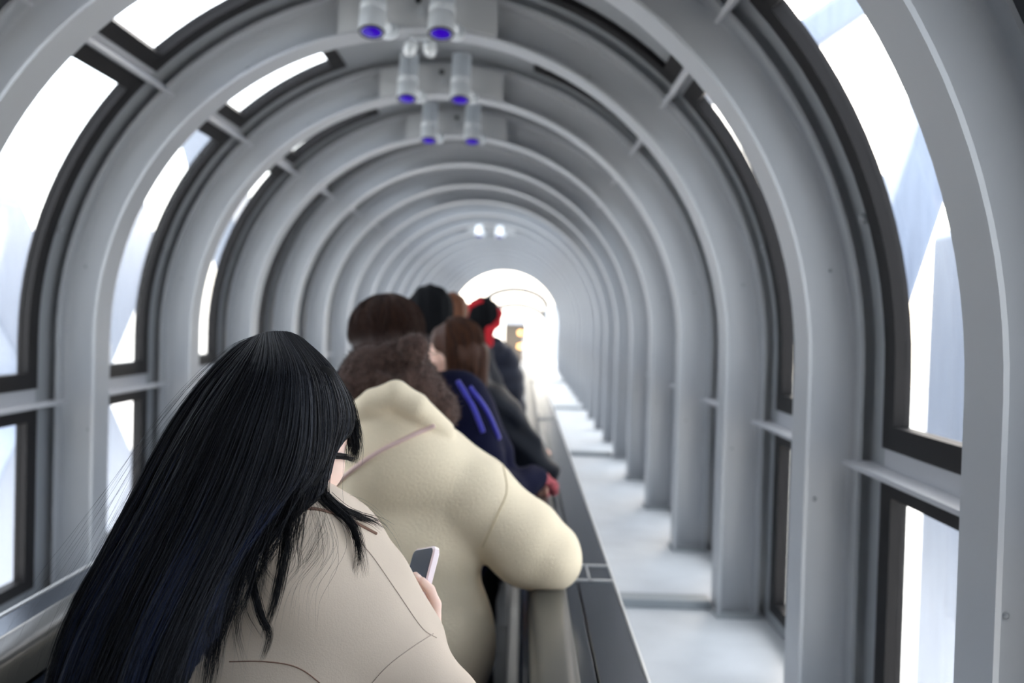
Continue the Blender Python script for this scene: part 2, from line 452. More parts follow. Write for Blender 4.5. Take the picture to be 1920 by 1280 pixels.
# far end ----------------------------------------------------------------------------------------------------
def hoop(y, w, zt, lab):
    t = MB(); pts = [(w*math.cos(PI*i/32), 0, zt-w*.55+w*.55*math.sin(PI*i/32)) for i in range(33)]
    pts = [(w, 0, -(.0))]+pts+[(-w, 0, 0)]
    t.tube(pts, .13, 8); o = t.build('canopy_hoop', M['dark'], None, autos=True); o.location = (-.33, y, 0)
    tag(o, lab, 'hoop', 'thin canopy hoops at the far end')
hoop(40.5, 1.25, 2.80, 'higher thin grey canopy hoop standing in the white glare beyond the tunnel')
hoop(45, 1.35, 2.25, 'lower thin grey canopy hoop standing in the white glare beyond the tunnel')
k = empty('doorway_kiosk', (-.22, 39.2, 0))
q = MB(); q.box(-.5, .34, 0, .5, -.7, 1.42); q.build('cabinet', mat('kiosk_brown', (.09, .07, .05), .6), k, bevel=.01)
q = MB(); q.box(-.5, .34, -.1, .6, 1.42, 1.62); q.build('canopy', M['mull'], k)
tag(k, 'dark brown kiosk with two round warm lights at the far end of the tunnel', 'kiosk')
for i, z in enumerate((1.09, .57)):
    q = MB(); q.lathe([(.07, 0), (.08, .02), (.06, .06), (.01, .08)], (0, 0, 0), (0, -1, 0), 20)
    o = q.build('round_light', mat('warm_light', (1, .50, .17), .5, emit=5) if i == 0 else bpy.data.materials['warm_light'], None, smooth=True); o.location = (-.10, 39.2, z)
    tag(o, '%s of the two round warm lights on the far kiosk' % ('upper' if i == 0 else 'lower'), 'light', 'round warm lights')

# outside ----------------------------------------------------------------------------------------------------
pw = MB(); 
for sx in (-1, 1):
    x = CX+sx*(RS+.02)
    pw.box(x-.03, x+.03, YE, YB+8, SILL-.1, 2.0)
    y = YE+.3
    while y < YB+8: pw.box(x-.06, x+.06, y, y+.08, SILL, 2.06); y += S
tag(pw.build('trim_5', M['ribw']), kind='structure', label='white parapet panels of the open landing past the last arch')
g = MB(); g.box(-300, 300, -200, 400, -20.5, -20); tag(g.build('ground', M['concrete']), kind='structure', label='pale ground far below the tunnel')
def beam(p0, p1, w, d, m, lab, nm='truss_beam'):
    p0, p1 = Vector(p0), Vector(p1); t = (p1-p0).normalized(); side = Vector((1, 0, 0)); u = t.cross(side).normalized()
    b = MB(); b.sweep([(-w/2, -d/2), (-w/2, d/2), (w/2, d/2), (w/2, -d/2)], [(p0, u, side), (p1, u, side)])
    o = b.build(nm, m, None, bevel=.03); tag(o, lab, 'beam', 'outside truss beams'); return o

for i, (yc, zc, sg) in enumerate([(6.7, 2.25, -1), (6.7, -.45, 1), (13.5, 2.25, -1), (13.5, -.45, 1), (20.3, 2.25, -1)]):
    d = Vector((0, .72, .69*sg)); c = Vector((-3.8, yc, zc))
    beam(c-d*(3.2 if sg < 0 else 2.5), c+d*(5.5 if sg < 0 else 4.2), .83, .40, M['truss'], ['pale blue painted truss diagonal seen through the nearest left windows', 'pale blue truss diagonal rising past the lower left windows', 'second pale blue truss diagonal farther along the left windows', 'pale blue rising truss diagonal farther along the left side', 'pale blue truss diagonal near the far end on the left'][i])
beam((1.85, 6.1, .9), (2.95, 6.1, 4.6), .42, .3, M['truss'], 'steep pale blue truss member behind the nearest right window')
beam((1.0, 5.6, 2.80), (3.2, 5.6, 4.40), .26, .3, M['truss'], 'shallow pale blue truss member at the top of the nearest right window')
cl = empty('steel_column', (2.5, 5.0, -20))
b = MB(); b.box(2.07, 3.1, 4.7, 5.2, -20, 2.05); b.v = [(x-(.10*(z<0)), y, z+(.55 if (z > 0 and x > 3) else 0)) for x, y, z in b.v]
o = b.build('column', M['truss'], cl, bevel=.02); o.matrix_parent_inverse = Matrix.Translation((-2.5, -5, 20))
b = MB(); b.tube([(1.72, 4.9, 1.02), (2.1, 4.9, 1.02)], .010, 8); o = b.build('brace_rod', M['dark'], cl); o.matrix_parent_inverse = Matrix.Translation((-2.5, -5, 20))
tag(cl, 'wide pale blue steel column behind the nearest right window', 'column')
# ------------------------------------------------------------------ implicit-surface modelling of bodies and clothes
class SDF:
    def __init__(s, lo, hi, h):
        s.h = h; s.lo = np.array(lo, float); n = np.ceil((np.array(hi)-s.lo)/h).astype(int)+1
        s.n = n; s.d = np.full(n, .25, np.float32)
        s.ax = [(s.lo[i]+h*np.arange(n[i])).astype(np.float32) for i in range(3)]
    def _sub(s, lo, hi):
        a = np.maximum(np.floor((np.array(lo)-s.lo)/s.h).astype(int), 0)
        b = np.minimum(np.ceil((np.array(hi)-s.lo)/s.h).astype(int)+1, s.n)
        if (b <= a).any(): return None, None
        sl = tuple(slice(int(p), int(q)) for p, q in zip(a, b))
        X = s.ax[0][sl[0]][:, None, None]; Y = s.ax[1][sl[1]][None, :, None]; Z = s.ax[2][sl[2]][None, None, :]
        return sl, (X, Y, Z)
    def _mix(s, sl, f, k, sub=False):
        d = s.d[sl]
        if sub:
            f = -f; h = np.maximum(k-np.abs(d-f), 0)/k if k > 0 else 0
            s.d[sl] = np.maximum(d, f)+h*h*k*.25
        else:
            h = np.maximum(k-np.abs(d-f), 0)/k if k > 0 else 0
            s.d[sl] = np.minimum(d, f)-h*h*k*.25
    def cone(s, a, b, ra, rb=None, k=.02, sub=False, flat=None):
        """tapered capsule; flat=(axis vector, factor) squeezes it along an axis"""
        a = np.array(a, float); b = np.array(b, float); rb = ra if rb is None else rb
        m = max(ra, rb)*1.05+k+2*s.h
        sl, P = s._sub(np.minimum(a, b)-m, np.maximum(a, b)+m)
        if sl is None: return s
        X, Y, Z = P; px, py, pz = X-a[0], Y-a[1], Z-a[2]; v = b-a; L2 = max(float(v@v), 1e-12)
        t = np.clip((px*v[0]+py*v[1]+pz*v[2])/L2, 0, 1)
        qx, qy, qz = px-t*v[0], py-t*v[1], pz-t*v[2]
        r2 = qx*qx+qy*qy+qz*qz
        if flat is not None:
            ax, fc = flat; ax = np.array(ax, float); ax /= np.linalg.norm(ax)
            q = qx*ax[0]+qy*ax[1]+qz*ax[2]
            r2 = r2+q*q*(1/fc**2-1)
        s._mix(sl, (np.sqrt(r2)-(ra+(rb-ra)*t)).astype(np.float32), k, sub); return s
    def chain(s, pts, rs, k=.02, **kw):
        if not isinstance(rs, (list, tuple)): rs = [rs]*len(pts)
        for i in range(len(pts)-1): s.cone(pts[i], pts[i+1], rs[i], rs[i+1], k, **kw)
        return s
    def ell(s, c, r, R=None, k=.02, sub=False):
        c = np.array(c, float); r = np.array(r, float); m = r.max()+k+2*s.h
        sl, P = s._sub(c-m, c+m)
        if sl is None: return s
        X, Y, Z = P; px, py, pz = X-c[0], Y-c[1], Z-c[2]
        if R is not None:
            R = np.array(R); px, py, pz = (px*R[0, 0]+py*R[1, 0]+pz*R[2, 0], px*R[0, 1]+py*R[1, 1]+pz*R[2, 1], px*R[0, 2]+py*R[1, 2]+pz*R[2, 2])
        k0 = np.sqrt((px/r[0])**2+(py/r[1])**2+(pz/r[2])**2); k1 = np.sqrt((px/r[0]**2)**2+(py/r[1]**2)**2+(pz/r[2]**2)**2)
        s._mix(sl, (k0*(k0-1)/np.maximum(k1, 1e-6)).astype(np.float32), k, sub); return s
    def bump(s, fn):
        """displace near the surface: fn(X,Y,Z)->metres outward"""
        X = s.ax[0][:, None, None]; Y = s.ax[1][None, :, None]; Z = s.ax[2][None, None, :]
        near = np.abs(s.d) < .06
        i = np.nonzero(near)
        s.d[i] -= fn(s.ax[0][i[0]], s.ax[1][i[1]], s.ax[2][i[2]]).astype(np.float32); return s
    def mesh(s, name, m, parent=None):
        d = s.d; ins = d < 0
        c = [ins[i:i-1 or None, j:j-1 or None, k:k-1 or None] for i in (0, 1) for j in (0, 1) for k in (0, 1)]
        cnt = sum(q.astype(np.uint8) for q in c)
        act = (cnt > 0) & (cnt < 8)
        I = np.array(np.nonzero(act)).T
        idx = np.full(act.shape, -1, np.int64); idx[act] = np.arange(len(I))
        off = np.array([(i, j, k) for i in (0, 1) for j in (0, 1) for k in (0, 1)])
        val = np.stack([d[I[:, 0]+o[0], I[:, 1]+o[1], I[:, 2]+o[2]] for o in off], 1)
        E = [(a, b) for a in range(8) for b in range(a+1, 8) if np.abs(off[a]-off[b]).sum() == 1]
        acc = np.zeros((len(I), 3)); n = np.zeros(len(I))
        for a, b in E:
            va, vb = val[:, a], val[:, b]; x = (va < 0) != (vb < 0)
            t = np.where(x, va/np.where(x, va-vb, 1), 0)
            p = off[a]+t[:, None]*(off[b]-off[a]); acc += p*x[:, None]; n += x
        V = s.lo+s.h*(I+acc/n[:, None])
        F = []
        for ax in range(3):
            u, w = [(1, 2), (2, 0), (0, 1)][ax]
            sa = [slice(1, -1)]*3; sa[ax] = slice(0, -1); sb = list(sa); sb[ax] = slice(1, None)
            A0 = ins[tuple(sa)]; B0 = ins[tuple(sb)]
            for flip in (False, True):
                x = (A0 & ~B0) if not flip else (~A0 & B0)
                J = np.array(np.nonzero(x)).T
                if not len(J): continue
                base = J+1; base[:, ax] -= 1
                def g(du, dw):
                    q = base.copy(); q[:, u] += du; q[:, w] += dw
                    return idx[q[:, 0], q[:, 1], q[:, 2]]
                quad = np.stack([g(-1, -1), g(0, -1), g(0, 0), g(-1, 0)], 1)
                F.append(quad if not flip else quad[:, ::-1])
        F = np.concatenate(F)
        return raw_mesh(name, V, F, m, parent, quad=4)
def raw_mesh(name, V, F, m, parent=None, quad=4, mi=None):
    me = bpy.data.meshes.new(name); me.vertices.add(len(V)); me.vertices.foreach_set('co', np.asarray(V, np.float32).ravel())
    me.loops.add(F.size); me.loops.foreach_set('vertex_index', F.astype(np.int32).ravel())
    me.polygons.add(len(F)); me.polygons.foreach_set('loop_start', np.arange(0, F.size, quad, dtype=np.int32))
    me.polygons.foreach_set('loop_total', np.full(len(F), quad, np.int32))
    me.update(calc_edges=True); me.polygons.foreach_set('use_smooth', np.ones(len(F), bool))
    for q in (m if isinstance(m, (list, tuple)) else [m]): me.materials.append(q)
    if mi is not None: me.polygons.foreach_set('material_index', mi.astype(np.int32))
    o = bpy.data.objects.new(name, me); COL.objects.link(o)
    if parent is not None: o.parent = parent; o.matrix_parent_inverse = Matrix.Translation(-parent.location)
    return o
def nrm(v):
    v = np.array(v, float); return v/max(np.linalg.norm(v), 1e-9)
def crp(P, n):
    """Catmull-Rom resample of a polyline array (...,m,3) to n points"""
    P = np.asarray(P, float); m = P.shape[-2]
    seg = np.linalg.norm(np.diff(P, axis=-2), axis=-1); 
    t = np.linspace(0, m-1, n); i = np.clip(np.floor(t).astype(int), 0, m-2); f = (t-i)[:, None]
    p1 = P[..., i, :]; p2 = P[..., i+1, :]; p0 = P[..., np.maximum(i-1, 0), :]; p3 = P[..., np.minimum(i+2, m-1), :]
    return .5*((2*p1)+(-p0+p2)*f+(2*p0-5*p1+4*p2-p3)*f*f+(-p0+3*p1-3*p2+p3)*f**3)
def strand_mesh(name, paths, r, mats, parent, mi=None, ns=3, taper=True):
    """paths (N,M,3) -> thin tapering hairs"""
    P = np.asarray(paths); N, Mn, _ = P.shape
    T = np.gradient(P, axis=1); T /= np.maximum(np.linalg.norm(T, axis=2, keepdims=True), 1e-9)
    up = np.array([.31, -.9, .28]); U = np.cross(T, up); U /= np.maximum(np.linalg.norm(U, axis=2, keepdims=True), 1e-6); Wv = np.cross(T, U)
    t = np.linspace(0, 1, Mn)
    rad = (r*(1-.85*np.clip((t-.55)/.45, 0, 1)**1.3) if taper else np.full(Mn, r))[None, :, None]*rng.uniform(.7, 1.3, (N, 1, 1))
    ph = rng.uniform(0, 2*PI, (N, 1, 1))
    V = np.stack([P+rad*(np.cos(ph+2*PI*j/ns)*U+np.sin(ph+2*PI*j/ns)*Wv) for j in range(ns)], 2).reshape(-1, 3)
    b = (np.arange(N)[:, None]*Mn+np.arange(Mn-1)[None, :])*ns
    F = []
    for j in range(ns):
        k = (j+1) % ns
        F.append(np.stack([b+j, b+k, b+ns+k, b+ns+j], -1).reshape(-1, 4))
    F = np.concatenate(F)
    fm = None
    if mi is not None:
        fm = np.tile(mi.ravel() if mi.ndim == 2 else np.repeat(mi, Mn-1), ns)
    return raw_mesh(name, V, F, mats, parent, 4, fm)

def wp(o):
    """vertices are in world space: cancel the parent's offset"""
    o.matrix_parent_inverse = Matrix.Translation(-o.parent.location); return o
def frame(fwd, up=(0, 0, 1)):
    """rotation whose columns are right, forward, up"""
    f = nrm(fwd); r = nrm(np.cross(f, up)); u = np.cross(r, f)
    return np.stack([r, f, u], 1)

def head(sd, c, R, s=1.0, fine=True):
    """skull, face and ears; c centre of the skull, R columns right/forward/up"""
    g = lambda x, y, z: c+R@np.array([x, y, z])*s
    e = lambda p, r, k=.02, sub=False, Rr=None: sd.ell(g(*p), np.array(r)*s, R if Rr is None else R@Rr, k*s, sub)
    e((0, -.012, .022), (.074, .092, .082)); e((0, .030, .0), (.064, .062, .085), .03)
    e((0, .045, -.062), (.050, .045, .048), .035); e((0, .072, -.095), (.024, .020, .020), .02)        # jaw, chin
    for q in (-1, 1):
        e((q*.040, .058, -.030), (.026, .026, .026), .022)                                            # cheek
        e((q*.031, .094, .012), (.015, .012, .010), .014, True)                                       # eye socket
        e((q*.030, .081, .011), (.0135, .0135, .0125), .004)                                          # eyeball under lid
        e((q*.030, .088, .030), (.020, .010, .006), .010)                                             # brow
        sd.ell(g(q*.076, -.004, -.006), np.array((.008, .018, .030))*s, R, .006*s)                     # ear
        sd.ell(g(q*.083, .001, -.002), np.array((.006, .009, .017))*s, R, .004*s, True)
        e((q*.010, .104, -.034), (.008, .009, .007), .006)                                            # nostril wing
    sd.cone(g(0, .090, .018), g(0, .113, -.026), .007*s, .010*s, .012*s); e((0, .112, -.030), (.010, .011, .009), .008)
    e((0, .094, -.057), (.020, .010, .006), .006); e((0, .092, -.067), (.017, .010, .006), .005)      # lips
    e((0, .106, -.062), (.022, .008, .0016), .003, True)
    return g
def eyes(c, R, s, parent):
    for q in (-1, 1):
        p = c+R@np.array([q*.030, .0800, .011])*s
        b = MB(); b.lathe([(.0001, -.0125), (.006, -.011), (.0105, -.0065), (.0122, 0), (.0112, .005), (.008, .0095), (.004, .0118), (.0001, .0125)], p, R[:, 1], 16, cap=False)
        o = wp(b.build('eye', M['eye'], parent, smooth=True))
        b = MB(); b.lathe([(.0001, .0131), (.003, .0129), (.0056, .0113), (.0057, .0100)], p, R[:, 1], 16, cap=False); b.build('iris', M['iris'], o, smooth=True)

def hand(sd, w, d, n, side, curl=.5, s=1.0, spread=.12, thumb=.5, k=.006):
    """w wrist, d direction of the palm, n palm normal (out of the palm), side=+1 thumb towards cross(d,n)"""
    d = nrm(d); n = nrm(n-np.dot(n, d)*d) if abs(np.dot(nrm(n), d)) < .99 else n
    t = np.cross(d, n)*side; w = np.array(w, float)
    G = lambda a, b, c: w+(d*a+t*b+n*c)*s
    sd.cone(G(-.03, 0, 0), G(.012, 0, 0), .024*s, .026*s, .02*s, flat=(n, .75))
    for q in (-.026, -.009, .009, .025):
        sd.cone(G(.015, q*.7, 0), G(.085, q, 0), .014*s, .0115*s, .012*s)
    for q, l0 in ((.027, 1.0), (.009, 1.1), (-.010, 1.03), (-.028, .82)):
        a = G(.088, q, 0); ang = 0; pos = a; dirv = d+t*(q*spread*6); dirv = nrm(dirv)
        for j, (L, r0, r1) in enumerate(((.042, .0092, .0085), (.026, .0083, .0078), (.020, .0077, .0066))):
            ang += curl*(1.0 if j else .75)*(1.1 if j == 1 else .9)
            v = dirv*math.cos(ang)+n*math.sin(ang); nx = pos+v*L*l0*s
            sd.cone(pos, nx, r0*s, r1*s, k*s*.6); pos = nx
    a = G(.022, .026, .004); b = G(.050, .050, .012+.02*thumb); c = b+(d*.030+t*(.012-.02*thumb)+n*(.012+.01*thumb))*s; e = c+(d*.022-t*.010*thumb+n*.006)*s
    sd.chain([a, b, c, e], [.0135*s, .0115*s, .0095*s, .0078*s], .008*s)

def shoe(a, fwd, m, parent, s=1.0):
    R = frame(fwd); lo = a-.3; sd = SDF(a-np.array([.2, .2, .12]), a+np.array([.2, .22, .14]), .006)
    g = lambda x, y, z: np.array([a[0], a[1], 0])+R@np.array([x, y, z])*s
    sd.cone(g(0, -.05, .045), g(0, .14, .036), .038, .036, .03, flat=((0, 0, 1), .9)); sd.cone(g(0, -.03, .05), g(0, -.03, .11), .040, .042, .03)
    z = SDF; sd.d = np.maximum(sd.d, -(sd.ax[2][None, None, :]-.024).astype(np.float32)+0*sd.d)
    up = sd.mesh('shoe', m, parent)
    b = MB(); b.box(-.038, .038, -.09, .178, .012, .030)
    b.v = [tuple(g(*p)) for p in b.v]; b.build('sole', M['dark'], up, bevel=.008)
    return up

def person(name, label, J, mats, voxel=.006, cvox=.007, s=1.0, group=None, headfn=None, coatfn=None, long=0, trousers=True, base=None, skin='skin', fem=True, coatname='jacket', hands=True, smoothc=.05):
    """J: dict of joints in metres; builds one continuous body plus clothes"""
    base = base or (float(J['hip'][0]), float(J['hip'][1]), .012)
    t = empty(name, base); tag(t, label, 'person', group)
    allp = np.array([v for k, v in J.items() if k in ('hip', 'chest', 'neck', 'head', 'ls', 'rs', 'le', 're', 'lw', 'rw', 'lk', 'rk', 'la', 'ra')])
    lo = allp.min(0)-.26; hi = allp.max(0)+.24; lo[2] = -.02
    HR = frame(J['face'], J.get('headup', (0, 0, 1))); B = frame(J['fwd'])
    sd = SDF(lo, hi, voxel)
    hip, ch, nk, hd = J['hip'], J['chest'], J['neck'], J['head']
    # trunk
    sd.ell(hip, (.155*s, .105*s, .12*s), B, .04); sd.ell(ch, (.150*s, .105*s, .17*s), B, .05); sd.cone(hip, ch, .105*s, .11*s, .05)
    sd.cone(nk, hd+HR@np.array([0, -.02, -.06])*s, .052*s, .050*s, .03)
    sd.chain([J['ls'], nk-np.array([0, 0, .03]), J['rs']], [.050*s, .060*s, .050*s], .04)
    head(sd, hd, HR, s)
    for q in 'lr':
        sd.chain([J[q+'s'], J[q+'e']], [.048*s, .038*s], .03); sd.chain([J[q+'e'], J[q+'w']], [.038*s, .026*s], .015)
        hp = hip+B@np.array([(-.085 if q == 'l' else .085)*s, 0, -.03])
        sd.chain([hp, J[q+'k']], [.085*s, .052*s], .04); sd.chain([J[q+'k'], J[q+'a']], [.052*s, .034*s], .02)
        ft = J[q+'a']+B@np.array([0, .12, 0]); ft[2] = .045
        sd.cone(J[q+'a']+np.array([0, 0, -.01]), ft, .033*s, .028*s, .02)
        if hands and q+'hd' in J:
            hand(sd, J[q+'w'], *J[q+'hd'], s=s)
    sd.mesh('body', M[skin], t)
    eyes(hd, HR, s, t)
    # coat
    c = SDF(lo, hi, cvox)
    cs = J.get('bulk', 1.0); tb = J.get('tbulk', cs)
    c.ell(ch, (.185*s*tb, .135*s*tb, .20*s), B, smoothc); c.cone(hip, ch, .125*s*tb, .14*s*tb, smoothc, flat=(B[:, 1], .8)); c.ell(hip, (.185*s*tb, .13*s*tb, .14*s), B, smoothc)
    c.chain([J['ls'], nk-np.array([0, 0, .045]), J['rs']], [.070*s*cs, .085*s*cs, .070*s*cs], smoothc)
    if long:
        for f in np.linspace(0, 1, 4):
            p = hip-np.array([0, 0, long*f]); c.ell(p, (.19*s*tb, .135*s*tb, .14*s), B, .08)
    for q in 'lr':
        el = J[q+'e']; wr_ = J[q+'w']; cuff = el+(wr_-el)*.90
        c.chain([J[q+'s'], el], [.068*s*cs, .058*s*cs], .035); c.chain([el, cuff], [.058*s*cs, .043*s*cs], .02)
        c.cone(el+(wr_-el)*1.03, wr_+(wr_-el)*.25, .034*s*cs, .034*s, .004, sub=True)
    # neck opening
    c.chain([nk+np.array([0, 0, .01]), hd], [.056*s, .066*s], .01, sub=True) if not J.get('noneck') else None
    zb = hip[2]-.10-long; 
    def wr_f(X, Y, Z): return .0028*np.sin(X*38+Z*21+2*np.sin(Y*23))+.0022*np.sin(Z*47+X*15)+.0015*np.sin(X*90-Z*60)
    c.bump(J.get('fold', wr_f))
    if coatfn: coatfn(c, t)
    Zg = c.ax[2][None, None, :]; c.d = np.maximum(c.d, (zb-Zg).astype(np.float32))
    coat = c.mesh(coatname, mats['coat'], t)
    # trousers
    tr = SDF(lo, np.array([hi[0], hi[1], hip[2]+.12]), cvox)
    tr.ell(hip, (.165*s, .115*s, .115*s), B, .04)
    for q in 'lr':
        hp = hip+B@np.array([(-.085 if q == 'l' else .085)*s, 0, -.03])
        tr.chain([hp, J[q+'k']], [.098*s, .070*s], .03); tr.chain([J[q+'k'], J[q+'a']-np.array([0, 0, .01])], [.070*s, .058*s], .02)
        shoe(J[q+'a'], J['fwd'], mats['shoe'], t)
    tr.bump(lambda X, Y, Z: .003*np.sin(Z*45+X*20))
    tr.mesh('trousers', mats['trousers'], t)
    return t, coat, HR, B

def hair_cap(name, c, R, s, m, parent, length=.0, vol=1.0, extra=None, ns=1800, face=None, thick=.00055, mats=None, wave=.0, bangs=True):
    """short or long hair: solid under-volume and strands on top"""
    lo = c-np.array([.25, .25, .22+length]); hi = c+np.array([.25, .25, .2])
    sd = SDF(lo, hi, .006)
    g = lambda x, y, z: c+R@np.array([x, y, z])*s
    sd.ell(g(0, -.016, .030), np.array((.086, .098, .088))*s*vol, R, .02)
    sd.ell(g(0, -.045, -.030), np.array((.076, .064, .070))*s*vol, R, .03)
    if extra: extra(sd, g)
    # keep the face clear
    sd.ell(g(0, .115, -.035), np.array((.074, .075, .085))*s, R, .02, sub=True)
    if bangs is False: pass
    sd.bump(lambda X, Y, Z: .0025*np.sin(X*120+Z*12)+.002*np.sin(Y*110+X*60))
    o = sd.mesh(name, m, parent)
    return o, sd
V3 = lambda *a: np.array(a, float)
def ik(a, b, l1, l2, pole):
    """elbow or knee between a and b"""
    a, b = np.array(a), np.array(b); v = b-a; d = min(np.linalg.norm(v), (l1+l2)*.999); v = nrm(v)
    x = (l1*l1-l2*l2+d*d)/(2*d); h = math.sqrt(max(l1*l1-x*x, 0)); p = nrm(np.array(pole)-np.dot(pole, v)*v)
    return a+v*x+p*h
def legs(J, s=1.0, dx=0, z=.85, sp=.09):
    B = frame(J['fwd'])
    for q, sg in (('l', -1), ('r', 1)):
        J[q+'a'] = J['hip']*V3(1, 1, 0)+B@V3(sg*sp+dx, 0 if sg < 0 else .03, 0)+V3(0, 0, .085)
        hp = J['hip']+B@V3(sg*.085*s, 0, -.03)
        J[q+'k'] = (hp+J[q+'a'])*.5+B@V3(0, .025, .02)
def cap_strands(name, c, R, s, m, parent, n=1500, L=0.0, vol=1.0, phi0=60, r=.0007, tilt=0, mats=None, wav=.004, drape=.0, mi=None, end=100, part=.0):
    """hairs from the crown over the skull and down; face sector of +-phi0 degrees left open"""
    N = n; Mn = 14
    ph = np.radians(rng.uniform(phi0, 360-phi0, N)+90)          # 0 = face
    ends = np.radians(end+rng.uniform(-12, 8, N)); th = np.linspace(0.03, 1, Mn)[None, :]*ends[:, None]
    lift = 1+rng.uniform(-.01, .05, N)[:, None]
    rx, ry, rz = .087*vol, .100*vol, .090*vol
    ph2 = ph[:, None]+.10*np.sin(th*3+rng.uniform(0, 6, (N, 1)))
    P = np.stack([rx*np.sin(th)*np.cos(ph2)*lift, ry*np.sin(th)*np.sin(ph2)*lift-.016, rz*np.cos(th)*lift+.030], -1)*s
    # keep P in head frame: x right, y forward, z up ; then world
    P = P@R.T+c
    if L > 0:
        k = 16; t = np.linspace(0, 1, k+1)[1:][None, :, None]
        ln = (L*rng.uniform(.8, 1.05, N))[:, None, None]
        e = P[:, -1:, :]; out = e-c; out[..., 2] = 0
        Q = e+V3(0, 0, -1)*ln*t+out*(drape*np.sin(t*PI*.8))+rng.normal(0, wav, (N, 1, 3))*t*[1, 1, 0]
        P = np.concatenate([P, Q], 1)
    P = P+np.cumsum(rng.normal(0, .0006, P.shape), 1)
    return strand_mesh(name, P, r, mats or m, parent, mi)
def surf(ob, px, py, off=.001):
    bv = BVH.get(ob.name)
    if bv is None:
        me = ob.data; vs = [v.co[:] for v in me.vertices]; fs = [p.vertices[:] for p in me.polygons]
        bv = BVH[ob.name] = BVHTree.FromPolygons(vs, fs)
    d = ray(px, py).normalized(); h = bv.ray_cast(Vector((0, 0, CAMZ)), d)
    return None if h[0] is None else h[0]+h[1]*off
BVH = {}
def seam(ob, pts, r, m, name='seam', n=40, parent=None, off=.0004):
    P = crp(np.array([(a, b, 0) for a, b in pts], float), n); out = []
    for p in P:
        q = surf(ob, p[0], p[1], off)
        if q is not None: out.append(q)
    if len(out) < 3: return None
    mb = MB(); mb.tube(out, r, 6); return mb.build(name, m, parent or ob, smooth=True)

FAB = dict(
    beige=mat('beige_wool', (.61, .52, .435), .9, spec=.2, bump=.12, bscale=420, sheen=.1, var=.04, vscale=9),
    beiged=mat('beige_seam', (.50, .42, .36), .9, spec=.2),
    brownline=mat('brown_collar_edge', (.20, .12, .09), .8, spec=.2),
    cream=mat('cream_fleece', (.92, .80, .60), .95, spec=.2, bump=.5, bscale=260, sheen=.1, var=.03, vscale=14),
    pink=mat('pink_strap', (.74, .55, .52), .7, spec=.2),
    boa=mat('brown_boa_fleece', (.085, .052, .044), 1, spec=.2, bump=.9, bscale=150, sheen=.15, var=.30, vscale=70),
    navy=mat('navy_velvet', (.004, .005, .022), .8, spec=.1, bump=.2, bscale=200),
    blue=mat('royal_blue_trim', (.035, .035, .36), .5, spec=.2, sheen=.3),
    black=mat('black_nylon', (.010, .012, .018), .5, spec=.10, bump=.3, bscale=30),
    puffer=mat('dark_navy_puffer', (.014, .016, .030), .5, spec=.2, bump=.2, bscale=40),
    trousers=mat('black_trousers', (.015, .015, .017), .8, spec=.2),
    denim=mat('dark_denim', (.03, .045, .09), .9, spec=.2),
    shoe=mat('black_shoe', (.02, .02, .02), .5, spec=.2), shoew=mat('white_shoe', (.7, .7, .68), .6, spec=.2),
    glove=mat('red_patterned_glove', (.36, .085, .10), .8, spec=.2, var=.7, vscale=45),
    red=mat('red_scarf', (.55, .02, .03), .8, spec=.2), charcoal=mat('charcoal_coat', (.04, .04, .045), .9, spec=.2),
)
def hair_mat(name, col, rough=.38, spec=.14):
    m = mat(name, col, rough, spec=spec, bump=.5, bscale=260, stretch=(3, 3, .15)); return m
H = dict(core=mat('hair_underlayer', (.006, .0065, .008), .8, spec=.08), black=hair_mat('black_hair', (.0085, .009, .012), .36), sheen=hair_mat('black_hair_painted_sheen', (.032, .036, .050), .33, .35),  # sheen: paler copy of the black, highlights put into the strand colour
         blue=hair_mat('blue_dyed_hair', (.016, .027, .075), .36, .3), brown=hair_mat('brown_hair', (.062, .028, .018), .45),
         dkbrown=hair_mat('dark_brown_hair', (.034, .020, .018), .5), copper=hair_mat('copper_brown_hair', (.13, .050, .024), .42))

# ================================================================== 1: long black hair, beige coat, phone
J = dict(head=A(543, 808, 1.375), face=(.39, .75, -.49), neck=A(520, 945, 1.375), chest=A(500, 1245, 1.43),
         ls=A(300, 1085, 1.40), rs=A(642, 1110, 1.42), re=A(828, 1335, 1.42), fwd=(.12, 1, 0), bulk=1.04)
J['hip'] = V3(J['chest'][0]-.01, 1.40, .86); J['le'] = J['ls']+V3(-.03, .05, -.27)
U = nrm((.19, .42, .88)); Wd = V3(.5, -.62, .45); Wd = nrm(Wd-np.dot(Wd, U)*U); Nn = -np.cross(U, Wd)
ptop = A(800, 1029, 1.56); pc = ptop-U*.0735
J['rw'] = pc-U*.128-Nn*.026+Wd*.020
J['lw'] = V3(-.27, 1.62, 1.02); J['le'] = ik(J['ls'], J['lw'], .27, .24, (-.6, -.2, -.8))
J['rhd'] = (U, Nn, 1, .28, 1.0, .06, .3); J['lhd'] = (nrm((.5, .5, .3)), (0, -.3, .95), -1, .6)
J['rhd'] = (U+Wd*.04, Nn, 1, .42); legs(J)
def fold1(X, Y, Z):
    return .0030*np.sin((X*.8+Z)*26+1.2*np.sin(X*9))*np.clip((X+.28)*6, 0, 1)+.002*np.sin(X*17-Z*9+1)
J['fold'] = fold1
def coat1(c, t):
    # collar standing round the neck, right shoulder roll, skirt
    c.chain([A(470, 945, 1.36), A(540, 938, 1.335), A(600, 965, 1.35), A(665, 1005, 1.42)], [.035, .032, .030, .030], .03)
    c.cone(A(620, 1020, 1.42), A(675, 1080, 1.43), .052, .050, .04)
    c.cone(A(560, 1070, 1.40), A(690, 1210, 1.42), .10, .07, .06)
    c.cone(A(722, 1078, 1.43), A(788, 1185, 1.46), .026, .030, .03)
